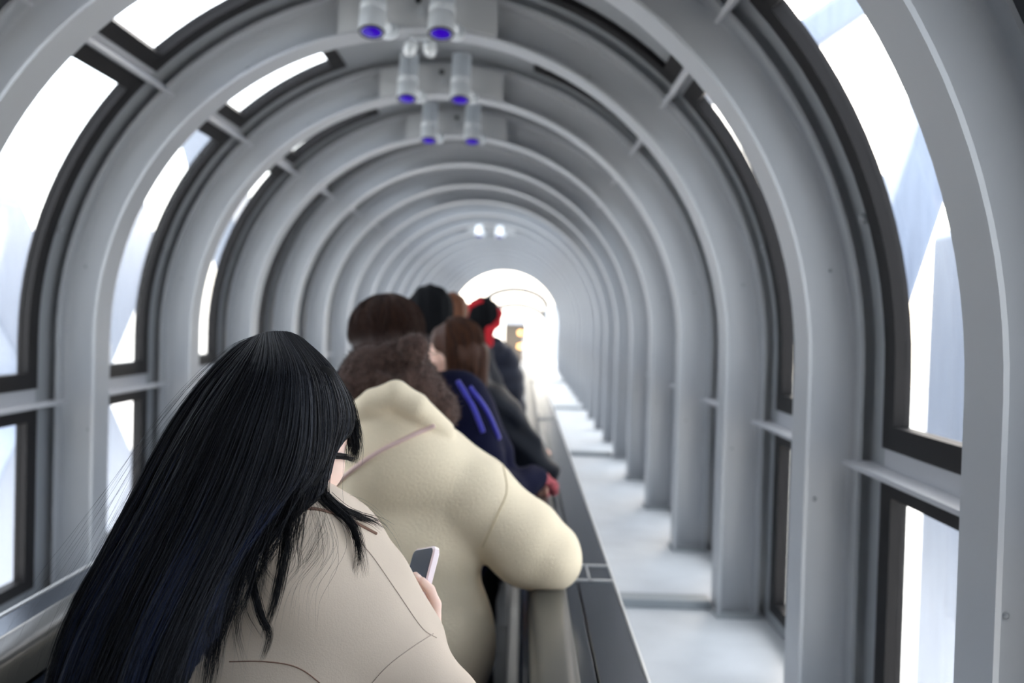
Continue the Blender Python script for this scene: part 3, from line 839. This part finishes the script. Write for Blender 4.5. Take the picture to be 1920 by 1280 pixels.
p1, coat, HR, B1 = person('person', 'person with long loose black hair in a beige coat, head bowed over a phone', J,
    dict(coat=FAB['beige'], trousers=FAB['trousers'], shoe=FAB['shoe']), voxel=.0045, cvox=.005, long=.32, coatfn=coat1, coatname='coat', skin='skinp', smoothc=.06, s=.93)
seam(coat, [(662, 1000), (700, 1045), (745, 1110), (790, 1175), (818, 1195)], .0008, FAB['beiged'])
seam(coat, [(812, 1188), (770, 1215), (725, 1250), (690, 1290), (650, 1340)], .0007, FAB['beiged'])
seam(coat, [(430, 1240), (500, 1240), (560, 1252), (610, 1290), (640, 1330)], .0008, FAB['brownline'])
seam(coat, [(555, 952), (600, 955), (650, 972), (705, 1000)], .0022, FAB['brownline'], name='collar_edge')
# lips
HC1 = J['head']
# ---- hair
C = A
GD = [
 [(484, 629, 1.40), (440, 652, 1.375), (372, 722, 1.35), (308, 815, 1.33), (250, 925, 1.30), (192, 1035, 1.27), (132, 1145, 1.24), (92, 1265, 1.20), (72, 1400, 1.17)],
 [(488, 626, 1.38), (455, 665, 1.325), (395, 745, 1.295), (338, 850, 1.275), (285, 960, 1.25), (225, 1075, 1.225), (168, 1190, 1.20), (128, 1300, 1.17), (112, 1400, 1.15)],
 [(495, 624, 1.365), (475, 680, 1.285), (430, 775, 1.255), (383, 885, 1.24), (330, 995, 1.225), (272, 1110, 1.20), (222, 1225, 1.18), (185, 1330, 1.155), (170, 1420, 1.14)],
 [(504, 622, 1.355), (505, 690, 1.265), (475, 790, 1.235), (435, 900, 1.225), (385, 1015, 1.215), (328, 1130, 1.195), (282, 1235, 1.175), (250, 1340, 1.155), (235, 1430, 1.14)],
 [(516, 621, 1.35), (535, 695, 1.26), (520, 800, 1.228), (488, 905, 1.222), (440, 1010, 1.218), (385, 1115, 1.205), (340, 1215, 1.185), (312, 1300, 1.17), (300, 1370, 1.16)],
 [(528, 621, 1.35), (565, 700, 1.265), (565, 805, 1.235), (540, 895, 1.232), (492, 975, 1.228), (437, 1055, 1.222), (395, 1140, 1.21), (365, 1215, 1.20), (350, 1270, 1.19)],
 [(541, 622, 1.355), (592, 702, 1.285), (603, 800, 1.262), (590, 880, 1.255), (545, 935, 1.25), (495, 985, 1.245), (450, 1050, 1.238), (420, 1120, 1.228), (405, 1190, 1.22)],
 [(553, 626, 1.365), (612, 700, 1.305), (632, 780, 1.290), (618, 845, 1.282), (606, 890, 1.285), (598, 925, 1.29), (575, 935, 1.285), (545, 930, 1.27), (520, 945, 1.262)],
 [(566, 633, 1.38), (618, 682, 1.345), (655, 745, 1.345), (662, 795, 1.345), (632, 825, 1.32), (611, 865, 1.315), (607, 905, 1.32), (611, 935, 1.325), (622, 948, 1.33)],
]
G = np.array([[A(*p) for p in g] for g in GD])
Gf = crp(G, 40)                                    # (9,40,3)
def interp_guides(Gf, u):
    """Catmull-Rom across the guides, u in 0..1"""
    m = len(Gf); x = np.clip(u, 0, .9999)*(m-1); i = x.astype(int); f = (x-i)[:, None, None]
    p1, p2 = Gf[i], Gf[np.minimum(i+1, m-1)]; p0, p3 = Gf[np.maximum(i-1, 0)], Gf[np.minimum(i+2, m-1)]
    return .5*((2*p1)+(-p0+p2)*f+(2*p0-5*p1+4*p2-p3)*f*f+(-p0+3*p1-3*p2+p3)*f**3)
# solid volume under the strands
sd = SDF(Gf.min((0, 1))-.07, Gf.max((0, 1))+.08, .006)
MEAN = (Gf.mean(0)+V3(0, .10, 0))[::3]; MEAN[0] = A(540, 700, 1.40); MEAN[1] = A(535, 730, 1.40)
for u in np.linspace(0, 1, 17):
    g = interp_guides(Gf, np.array([u]))[0][::3]
    n = len(g); rr = [.020*(1-.75*max(0, (i/(n-1)-.45)/.55))*(1 if u < .85 else .62)*(.25 if i == 0 else .7 if i == 1 else 1) for i in range(n)]
    dv = MEAN-g; dv /= np.linalg.norm(dv, axis=1, keepdims=True); g = g+dv*(np.array(rr)[:, None]*1.15+np.where(np.arange(n) < 4, .016, .003)[:, None])
    sd.chain([q for q in g], rr, .008)
g_ = lambda x, y, z: HC1+HR@np.array([x, y, z])
sd.ell(g_(0, -.012, .022), (.074, .090, .080), HR, .02); sd.ell(g_(-.02, -.03, -.03), (.070, .075, .06), HR, .02)
sd.ell(g_(.0, .135, -.04), (.074, .085, .085), HR, .01, sub=True)
sd.bump(lambda X, Y, Z: .0015*np.sin(X*160+Z*40))
hair = sd.mesh('hair', H['core'], p1)
# strands in clumps
def fall(N, u0, u1, depth, spread, tmin=.8, clump=.6, seedlen=40):
    nc = max(6, int(N/38)); cu = np.sort(rng.uniform(u0, u1, nc)); ci = rng.integers(0, nc, N)
    u = cu[ci]+rng.normal(0, (u1-u0)/nc*1.1, N); u = np.clip(u, 0, 1)
    P = interp_guides(Gf, u); t = np.linspace(0, 1, P.shape[1])[None, :, None]
    # clumps draw together towards the tips
    Pc = interp_guides(Gf, np.clip(cu[ci], 0, 1)); P = P+(Pc-P)*clump*t**2
    side = rng.normal(0, 1, (N, 1, 3))*[1, .35, .5]; P = P+side*spread*(.25+t*1.2)
    cph = rng.uniform(0, 6.28, (nc, 1, 1))[ci]; cam_ = rng.uniform(.3, 1, (nc, 1, 1))[ci]
    P = P+np.concatenate([np.sin(t*9+cph)*.0045, np.sin(t*7+cph*2)*.003, np.zeros_like(t*cph)], -1)*t*cam_
    P = P+V3(.1, .9, -.1)*(rng.uniform(0, 1, (N, 1, 1))*depth+(rng.normal(0, 1, (nc, 1, 1))[ci])*.003*t)-V3(0, .004, 0)
    # individual end points
    te = rng.uniform(tmin, 1, N)[:, None]*np.linspace(0, 1, seedlen)[None, :]*(P.shape[1]-1)
    i = np.clip(te.astype(int), 0, P.shape[1]-2); f = (te-i)[..., None]; ii = np.arange(N)[:, None]
    return P[ii, i]*(1-f)+P[ii, i+1]*f
P = fall(9500, 0, .80, .012, .0016); Q = fall(2600, .76, 1.0, .008, .0012, .85)
def tint(P, ci=None):
    """lengths are dyed blue towards the ends in some locks"""
    x = P[:, :, 0].mean(1); z = P[:, -1, 2]
    lock = np.sin(x*95)+.6*np.sin(x*230+1)+rng.normal(0, .6, len(P))
    base_ = np.where(rng.random(len(P)) > .62, 1, 0); m2 = np.repeat(base_[:, None], P.shape[1]-1, 1)
    tt_ = np.linspace(0, 1, P.shape[1]-1)[None, :]
    return np.where((tt_ > .42+.25*rng.random((len(P), 1))) & (lock[:, None] > .55), 2, m2)
mi = tint(P)
HM = [H['black'], H['sheen'], H['blue']]
# blue appears only below mid length: split the strand at its middle
strand_mesh('hair_strands', P, .00042, HM, hair, mi)
strand_mesh('hair_strands', Q, .00040, HM, hair, np.minimum(tint(Q), 1))
# fly-away hairs
F_ = fall(300, 0, .95, .0, .0055, .7, .0); F_ += np.cumsum(np.cumsum(rng.normal(0, .00022, F_.shape), 1), 1)*[1, .6, .6]
strand_mesh('hair_strands', F_, .00016, HM, hair, np.ones(len(F_), int))
def lock(keys, N, sp0, sp1, r=.00030, parent=None, n=30, curl=.0):
    K = crp(np.array([A(*k) for k in keys]), n); t = np.linspace(0, 1, n)[None, :, None]
    P = K[None]+rng.normal(0, 1, (N, 1, 3))*(sp0+(sp1-sp0)*t)*[1, .5, .6]
    P = P+np.cumsum(rng.normal(0, .00025+curl, P.shape), 1)
    te = rng.uniform(.7, 1, N)[:, None]*np.linspace(0, 1, n)[None, :]*(n-1); i = np.clip(te.astype(int), 0, n-2); f = (te-i)[..., None]; ii = np.arange(N)[:, None]
    return strand_mesh('hair_lock', P[ii, i]*(1-f)+P[ii, i+1]*f, r, H['black'], parent or hair)
lock([(634, 722, 1.385), (652, 755, 1.39), (662, 800, 1.395), (666, 840, 1.40), (660, 868, 1.40)], 240, .0035, .0042)         # fringe
lock([(630, 715, 1.38), (645, 755, 1.385), (653, 800, 1.39), (658, 835, 1.395), (660, 866, 1.40)], 160, .003, .004)
lock([(645, 730, 1.38), (665, 775, 1.39), (676, 815, 1.40), (678, 850, 1.40)], 14, .001, .003, .0002)
lock([(600, 853, 1.31), (625, 853, 1.345), (650, 857, 1.385), (668, 864, 1.40)], 130, .0030, .0022)                      # lock across the cheek
lock([(606, 880, 1.31), (603, 925, 1.31), (625, 952, 1.315), (660, 985, 1.32), (676, 1030, 1.33), (686, 1085, 1.33)], 150, .004, .003)
lock([(612, 925, 1.32), (640, 950, 1.33), (672, 966, 1.35), (700, 975, 1.37), (722, 990, 1.38)], 90, .003, .006)
lock([(640, 952, 1.33), (662, 985, 1.33), (672, 1030, 1.33), (664, 1080, 1.33)], 60, .003, .003)
lock([(560, 905, 1.25), (562, 960, 1.25), (556, 1010, 1.25), (540, 1070, 1.255)], 80, .003, .008, .0002)
lock([(555, 915, 1.25), (540, 990, 1.248), (530, 1060, 1.25), (515, 1130, 1.25), (492, 1200, 1.245)], 120, .004, .003)
lock([(530, 930, 1.24), (490, 1000, 1.24), (472, 1070, 1.24), (488, 1150, 1.245), (505, 1190, 1.245), (490, 1240, 1.24)], 110, .003, .0025)
lock([(500, 960, 1.235), (455, 1050, 1.235), (430, 1130, 1.235), (405, 1200, 1.235), (385, 1270, 1.23)], 150, .005, .005)
lock([(470, 1000, 1.232), (440, 1080, 1.232), (405, 1170, 1.23), (395, 1250, 1.228), (380, 1330, 1.225)], 160, .006, .006)
lock([(560, 930, 1.25), (600, 970, 1.27), (560, 1060, 1.26), (600, 1000, 1.28), (585, 1100, 1.28)], 10, .004, .010, .00014)
lock([(600, 925, 1.32), (640, 928, 1.38), (690, 950, 1.42), (735, 995, 1.44), (760, 1045, 1.45)], 4, .001, .006, .00016)
lock([(575, 900, 1.27), (610, 1020, 1.29), (560, 1100, 1.28), (548, 1180, 1.27)], 22, .006, .02, .00014)
for i in range(16):
    x0 = 420+9*i+rng.uniform(-6, 6); L0 = rng.uniform(120, 290)*(1-.02*i); y0 = 1010-3.5*i+rng.uniform(-20, 20)
    lock([(x0+30, y0-50, 1.238), (x0, y0+L0*.3, 1.238), (x0-18+rng.uniform(-18, 18), y0+L0*.65, 1.238), (x0-20+rng.uniform(-35, 35), y0+L0, 1.235)], int(rng.integers(8, 26)), .003, .0035, .00022)
# phone
ph = empty('smartphone', tuple(pc)); PR = Matrix([[Wd[i], Nn[i], U[i]] for i in range(3)]).to_4x4(); ph.matrix_world = Matrix.Translation(Vector(pc)) @ PR
def rrect(w, h, r, n=6):
    out = []
    for cx, cy, a0 in ((w-r, h-r, 0), (-w+r, h-r, 90), (-w+r, -h+r, 180), (w-r, -h+r, 270)):
        for i in range(n+1):
            a = math.radians(a0+90*i/n); out.append((cx+r*math.cos(a), cy+r*math.sin(a)))
    return out
def slab(w, h, r, y0, y1, bev=.001):
    mb = MB(); path = []
    mb.v = []; rings = [(y0, -bev), (y0+bev, 0), (y1-bev, 0), (y1, -bev)]; n = 0
    for y, d in rings:
        pts = rrect(w+d, h+d, r); n = len(pts); mb.v += [(a, y, b) for a, b in pts]
    for k in range(3):
        for i in range(n): j = (i+1) % n; mb.f.append((k*n+i, k*n+j, (k+1)*n+j, (k+1)*n+i))
    mb.f.append(tuple(range(n))[::-1]); mb.f.append(tuple(3*n+i for i in range(n))); mb.mi = [0]*len(mb.f)
    return mb
slab(.0375, .0755, .011, -.0068, .0048, .0022).build('case', mat('pale_pink_case', (.86, .72, .76), .25, coat=.6), ph, autos=True)
slab(.0345, .0720, .009, .0040, .0054, .0004).build('screen', mat('dark_phone_screen', (.010, .018, .045), .08, coat=.5, var=.5, vscale=30), ph, autos=True)
for zz, hh in ((.012, .011), (-.016, .006)):
    b = slab(.0016, hh, .0015, .0, .0, 0); b = MB(); b.box(.0372, .0388, -.0022, .0022, zz-hh, zz+hh); b.build('side_button', mat('case_button', (.80, .66, .70), .3), ph, bevel=.0008)
tag(ph, 'smartphone with dark screen and pale pink case held up by the black haired person', 'phone')

# ================================================================== 2: cream fleece, brown fuzzy hat
def on_rail(y, x=.076, z=1.005): return V3(x, y, z)
J = dict(head=A(737, 748, 2.38), face=(-.15, .85, -.45), neck=A(752, 818, 2.36), chest=A(765, 1000, 2.42), ls=A(650, 915, 2.46), rs=A(885, 925, 2.38),
         re=A(1030, 1045, 2.40), rw=V3(.04, 2.63, 1.02), lw=V3(-.42, 2.66, 1.0), fwd=(-.1, 1, 0), bulk=1.16, tbulk=1.06)
J['hip'] = V3(-.275, 2.44, .83); J['le'] = ik(J['ls'], J['lw'], .27, .24, (-.7, -.3, -.6)); J['rhd'] = ((-.05, 1, -.05), (0, 0, -1), -1, .5); J['lhd'] = ((.3, 1, .1), (.8, -.1, -.5), 1, .6); legs(J)
def fold2(X, Y, Z):
    arm = np.clip((X+.02)*12, 0, 1)
    return arm*.0055*np.sin((X*.75-Z*.55)*62+.8*np.sin(Z*20))+(1-arm)*(.0045*np.sin(X*34+Z*6)*np.clip((Z-1.0)*4, .3, 1)+.002*np.sin(X*9-Z*17))
J['fold'] = fold2
def coat2(c, t):
    c.ell(A(985, 1030, 2.38), (.080, .075, .085), None, .05); c.cone(A(910, 945, 2.37), A(985, 1010, 2.38), .075, .085, .05)
    c.ell(A(1040, 1050, 2.38), (.062, .075, .068), None, .03)
    c.ell(A(745, 848, 2.32), (.112, .062, .105), None, .05)                                     # hood lying on the back
    c.cone(A(830, 870, 2.38), A(880, 910, 2.38), .075, .075, .05)
    c.chain([A(655, 785, 2.34), A(700, 752, 2.27), A(742, 738, 2.255), A(780, 760, 2.26), A(830, 808, 2.32)], [.028, .028, .030, .028, .028], .007)   # rolled rim
    c.ell(A(743, 792, 2.315), (.080, .055, .055), None, .03)
    Z = c.ax[2][None, None, :]
p2, coat2o, HR2, _ = person('person', 'person in a cream fleece coat leaning an elbow on the handrail', J,
    dict(coat=FAB['cream'], trousers=FAB['trousers'], shoe=FAB['shoew']), voxel=.006, cvox=.006, long=.10, coatfn=coat2, coatname='fleece_coat', smoothc=.07, s=.97)
seam(coat2o, [(600, 940), (650, 890), (705, 850), (760, 822), (815, 797)], .0055, FAB['pink'], name='strap', n=30, off=.001)
seam(coat2o, [(942, 868), (950, 920), (930, 970), (905, 1025)], .0016, mat('cream_seam', (.62, .52, .33), .9))
sd = SDF(A(600, 860, 2.40)-.2, A(900, 600, 2.40)+.2, .005)
sd.ell(A(738, 742, 2.40), (.103, .12, .100), None, .03); sd.ell(A(683, 722, 2.38), (.062, .085, .090), None, .03)
sd.cone(A(745, 715, 2.37), A(812, 768, 2.38), .090, .060, .04); sd.cone(A(697, 672, 2.33), A(736, 664, 2.33), .030, .026, .02); sd.ell(A(775, 655, 2.315), (.037, .036, .040), None, .006)
sd.chain([A(690, 690, 2.275), A(698, 715, 2.26), A(715, 755, 2.26)], [.010, .014, .009], .018, sub=True)
sd.chain([A(715, 690, 2.29), A(742, 692, 2.28), A(792, 684, 2.28)], [.009, .012, .009], .014, sub=True)
sd.bump(lambda X, Y, Z: .0022*np.sin(X*210+3*np.sin(Z*60))*np.sin(Z*190+2*np.sin(X*70))+.002*np.sin(X*60+Z*50))
hat = sd.mesh('fuzzy_hat', FAB['boa'], p2)
me = hat.data; co = np.empty(len(me.vertices)*3, np.float32); me.vertices.foreach_get('co', co); co = co.reshape(-1, 3); no = np.empty(len(co)*3, np.float32); me.vertices.foreach_get('normal', no); no = no.reshape(-1, 3)
sel = rng.choice(len(co), min(9000, len(co)), replace=False)
r0 = co[sel]; nn = no[sel]+rng.normal(0, .45, (len(sel), 3)); tt = np.linspace(0, 1, 4)[None, :, None]
strand_mesh('pile', r0[:, None]+nn[:, None]*.0055*tt+rng.normal(0, .4, (len(sel), 1, 3))*.008*tt**2, .00045, FAB['boa'], hat)

# ================================================================== 3: short brown hair, navy jacket
J = dict(head=A(722, 645, 3.22), face=(-.45, .85, -.18), neck=A(735, 700, 3.22), chest=A(770, 850, 3.28), ls=A(648, 745, 3.28), rs=A(868, 765, 3.28), fwd=(-.05, 1, 0), bulk=1.12)
J['rw'] = V3(.060, 3.44, 1.035); J['lw'] = V3(-.5, 3.5, .95); J['hip'] = V3(-.33, 3.26, .88)
J['re'] = ik(J['rs'], J['rw'], .30, .27, (.3, -.3, -.9)); J['le'] = ik(J['ls'], J['lw'], .29, .26, (-.6, -.3, -.7)); J['rhd'] = ((.05, 1, -.12), (0, 0, -1), -1, .55); J['lhd'] = ((.2, 1, 0), (1, 0, 0), 1, .5); legs(J)
p3, c3, HR3, _ = person('person', 'person with short dark brown hair in a navy jacket, hidden behind the brown fuzzy hat', J, dict(coat=FAB['navy'], trousers=FAB['trousers'], shoe=FAB['shoe']), voxel=.007, cvox=.008, s=1.06, long=.05,
    coatfn=lambda c, t: c.cone(A(862, 745, 3.25), A(925, 850, 3.36), .085, .07, .05))
hc, _sd = hair_cap('hair', J['head'], HR3, 1.10, H['dkbrown'], p3, vol=1.18)
cap_strands('hair_strands', J['head'], HR3, 1.12, H['dkbrown'], hc, 1500, vol=1.18, r=.0009, mats=[H['dkbrown'], H['brown']], mi=rng.integers(0, 2, 1500))
for pts in ([(858, 715), (885, 760), (905, 810)], [(880, 725), (912, 770), (935, 822)]):
    seam(c3, pts, .009, FAB['blue'], name='blue_trim', n=14)
def glove(J, side, m, parent, s=1.0, q='r'):
    w = J[q+'w']; sd = SDF(w-.24, w+.24, .004); hd = J[q+'hd']; d = nrm(hd[0])
    hand(sd, w, *hd, s=s*1.0); sd.d -= .0035
    g = sd.mesh('glove', m, parent); return g
glove(J, -1, FAB['glove'], p3, 1.15)

# ================================================================== 4: black hair, seen beyond
J = dict(head=A(803, 588, 4.55), face=(-.62, .75, -.05), neck=A(806, 640, 4.55), chest=A(812, 740, 4.58), ls=A(745, 680, 4.6), rs=A(878, 690, 4.6), fwd=(-.1, 1, 0), bulk=1.1)
J['hip'] = V3(-.42, 4.58, .92); J['rw'] = V3(-.16, 4.78, .98); J['lw'] = V3(-.60, 4.8, .98)
J['re'] = ik(J['rs'], J['rw'], .30, .27, (.4, -.5, -.7)); J['le'] = ik(J['ls'], J['lw'], .30, .27, (-.6, -.5, -.7)); J['rhd'] = ((-.3, 1, .1), (-1, 0, 0), 1, .6); J['lhd'] = ((.3, 1, .1), (1, 0, 0), 1, .6); legs(J)
p4, c4, HR4, _ = person('person', 'person with short black hair and one ear showing, between two brown haired people', J, dict(coat=FAB['charcoal'], trousers=FAB['denim'], shoe=FAB['shoe']), voxel=.008, cvox=.009, s=1.05)
def keep_ear(sd, g):
    sd.ell(g(-.085, .01, -.02), (.02, .03, .04), HR4, .008, sub=True)
hc, _sd = hair_cap('hair', J['head'], HR4, 1.08, H['core'], p4, vol=1.03, extra=keep_ear)

# ================================================================== 5: long brown hair, black jacket, face in profile
J = dict(head=A(850, 662, 3.98), face=(-.86, .38, -.28), neck=A(868, 712, 4.0), chest=A(885, 800, 4.06), ls=A(840, 765, 4.18), rs=A(940, 775, 4.02), fwd=(-.25, 1, 0), bulk=1.12)
J['rw'] = V3(.070, 4.30, 1.03); J['hip'] = V3(-.22, 4.08, .84); J['lw'] = V3(-.42, 4.4, .96)
J['re'] = ik(J['rs'], J['rw'], .29, .27, (.5, -.4, -.8)); J['le'] = ik(J['ls'], J['lw'], .28, .25, (-.5, -.3, -.7)); J['rhd'] = ((.04, 1, -.10), (0, 0, -1), -1, .55); J['lhd'] = ((.3, 1, .1), (1, 0, 0), 1, .5); legs(J)
def fold5(X, Y, Z): return .006*np.sin(Z*60+X*25+2*np.sin(X*14))+.004*np.sin(X*52-Z*20)
J['fold'] = fold5
p5, c5, HR5, _ = person('person', 'person with long straight brown hair and a glossy black jacket, face turned left in profile', J, dict(coat=FAB['black'], trousers=FAB['trousers'], shoe=FAB['shoe']), voxel=.0065, cvox=.008, s=1.0)
def long5(sd, g):
    for x, y in ((.045, -.06), (0, -.085), (-.04, -.06), (.075, -.02)):
        a = g(x, y, -.02); sd.cone(a, a+V3(.03, .0, -.20), .052, .030, .03)
def cut5(sd, g):
    long5(sd, g); sd.ell(g(-.03, .105, -.035), np.array((.12, .105, .10)), HR5, .02, sub=True)
hc, _sd = hair_cap('hair', J['head'], HR5, 1.04, H['brown'], p5, length=.25, vol=1.04, extra=cut5)
cap_strands('hair_strands', J['head'], HR5, 1.06, None, hc, 2200, L=.20, vol=1.06, phi0=104, r=.0010, mats=[H['brown'], H['dkbrown'], H['copper']], mi=rng.integers(0, 3, 2200), drape=.10, end=95)
gl = MB()
for q in (-1, 1):
    pts = [J['head']+HR5@(V3(q*.032+.022*math.cos(a), .104, .008+.018*math.sin(a))) for a in np.linspace(0, 2*PI, 17)]; gl.tube(pts, .0016, 6)
    gl.tube([J['head']+HR5@V3(q*.055, .102, .012), J['head']+HR5@V3(q*.074, .06, .012), J['head']+HR5@V3(q*.078, .0, .008)], .0016, 6)
gl.tube([J['head']+HR5@V3(-.010, .108, .010), J['head']+HR5@V3(.010, .108, .010)], .0016, 6)
wp(gl.build('glasses', M['dark'], p5, smooth=True))

# ================================================================== 6: dark puffer, red headscarf
J = dict(head=A(905, 598, 6.0), face=(-.1, 1, -.1), neck=A(907, 640, 6.0), chest=A(918, 715, 6.03), ls=A(866, 672, 6.05), rs=A(945, 674, 6.0), fwd=(-.05, 1, 0), bulk=1.08)
J['hip'] = V3(-.20, 6.03, .92); J['rw'] = V3(-.06, 6.28, 1.05); J['lw'] = V3(-.44, 6.25, .98)
J['re'] = ik(J['rs'], J['rw'], .30, .27, (.25, -.4, -.9)); J['le'] = ik(J['ls'], J['lw'], .30, .27, (-.6, -.5, -.7)); J['rhd'] = ((-.2, 1, .1), (-1, 0, 0), 1, .5); J['lhd'] = ((.3, 1, .1), (1, 0, 0), 1, .6); legs(J)
J['fold'] = lambda X, Y, Z: .007*np.abs(np.sin(Z*34))-.004
p6, c6, HR6, _ = person('person', 'person in a dark navy puffer coat with a red and black headscarf, farthest clear figure', J, dict(coat=FAB['puffer'], trousers=FAB['trousers'], shoe=FAB['shoe']), voxel=.009, cvox=.009, s=1.03, long=.12, coatfn=lambda c, t: c.chain([A(880, 650, 5.95), A(905, 655, 5.9), A(930, 648, 5.95)], .05, .03))
hc, _sd = hair_cap('hair', J['head'], HR6, 1.06, H['core'], p6, vol=1.08)
sd = SDF(J['head']-.3, J['head']+.3, .007); g6 = lambda x, y, z: J['head']+HR6@V3(x, y, z)*1.06
sd.chain([g6(-.09, .0, -.02), g6(-.075, -.05, .05), g6(-.02, -.09, .085)], [.022, .030, .020], .02); sd.chain([g6(.05, -.07, .07), g6(.088, -.045, .03), g6(.075, -.07, -.03), g6(.035, -.10, -.07), g6(.03, -.10, -.15)], [.014, .022, .022, .024, .026], .02)
sd.mesh('headscarf', FAB['red'], p6)

# ================================================================== 7: brown hair behind the black-haired head
J = dict(head=A(846, 592, 5.3), face=(.1, 1, -.05), neck=A(846, 635, 5.3), chest=A(846, 720, 5.32), ls=A(795, 668, 5.34), rs=A(896, 668, 5.34), fwd=(0, 1, 0), bulk=1.05)
J['hip'] = V3(-.38, 5.32, .90); J['rw'] = V3(-.18, 5.52, 1.0); J['lw'] = V3(-.55, 5.52, 1.0)
J['re'] = ik(J['rs'], J['rw'], .29, .26, (.6, -.5, -.7)); J['le'] = ik(J['ls'], J['lw'], .29, .26, (-.6, -.5, -.7)); J['rhd'] = ((-.3, 1, .1), (-1, 0, 0), 1, .6); J['lhd'] = ((.3, 1, .1), (1, 0, 0), 1, .6); legs(J)
p7, c7, HR7, _ = person('person', 'person mostly hidden behind the black haired head, only brown hair showing', J, dict(coat=FAB['charcoal'], trousers=FAB['trousers'], shoe=FAB['shoe']), voxel=.010, cvox=.010)
hair_cap('hair', J['head'], HR7, 1.02, H['copper'], p7, vol=1.04)
# ------------------------------------------------------------------ light
w = bpy.data.worlds.new('world'); scn.world = w; w.use_nodes = True
N, L = w.node_tree.nodes, w.node_tree.links
bg = N['Background']
sky = N.new('ShaderNodeTexSky'); sky.sky_type = 'NISHITA'; sky.sun_disc = False; sky.sun_elevation = math.radians(35); sky.sun_rotation = math.radians(20); sky.dust_density = 3
mx = N.new('ShaderNodeMix'); mx.data_type = 'RGBA'; mx.inputs['Factor'].default_value = .90
L.new(sky.outputs[0], mx.inputs['A']); mx.inputs['B'].default_value = (.93, .97, 1, 1)
L.new(mx.outputs['Result'], bg.inputs['Color'])
bg.inputs['Strength'].default_value = 3.0
sd = bpy.data.lights.new('sun', 'SUN'); sd.energy = 4; sd.angle = math.radians(85); sd.color = (1, .96, .9)
so = bpy.data.objects.new('sun', sd); COL.objects.link(so); so.rotation_euler = Vector((.1, .10, -1)).to_track_quat('-Z', 'Y').to_euler()
scn.view_settings.view_transform = 'Standard'; scn.view_settings.look = 'None'
scn.view_settings.exposure = 0.3; scn.view_settings.gamma = 1; scn.view_settings.use_curve_mapping = False
scn.cycles.use_denoising = True
scn.cycles.max_bounces = 10; scn.cycles.diffuse_bounces = 6; scn.cycles.glossy_bounces = 4; scn.cycles.transparent_max_bounces = 24; scn.cycles.transmission_bounces = 4
scn.cycles.sample_clamp_indirect = 8
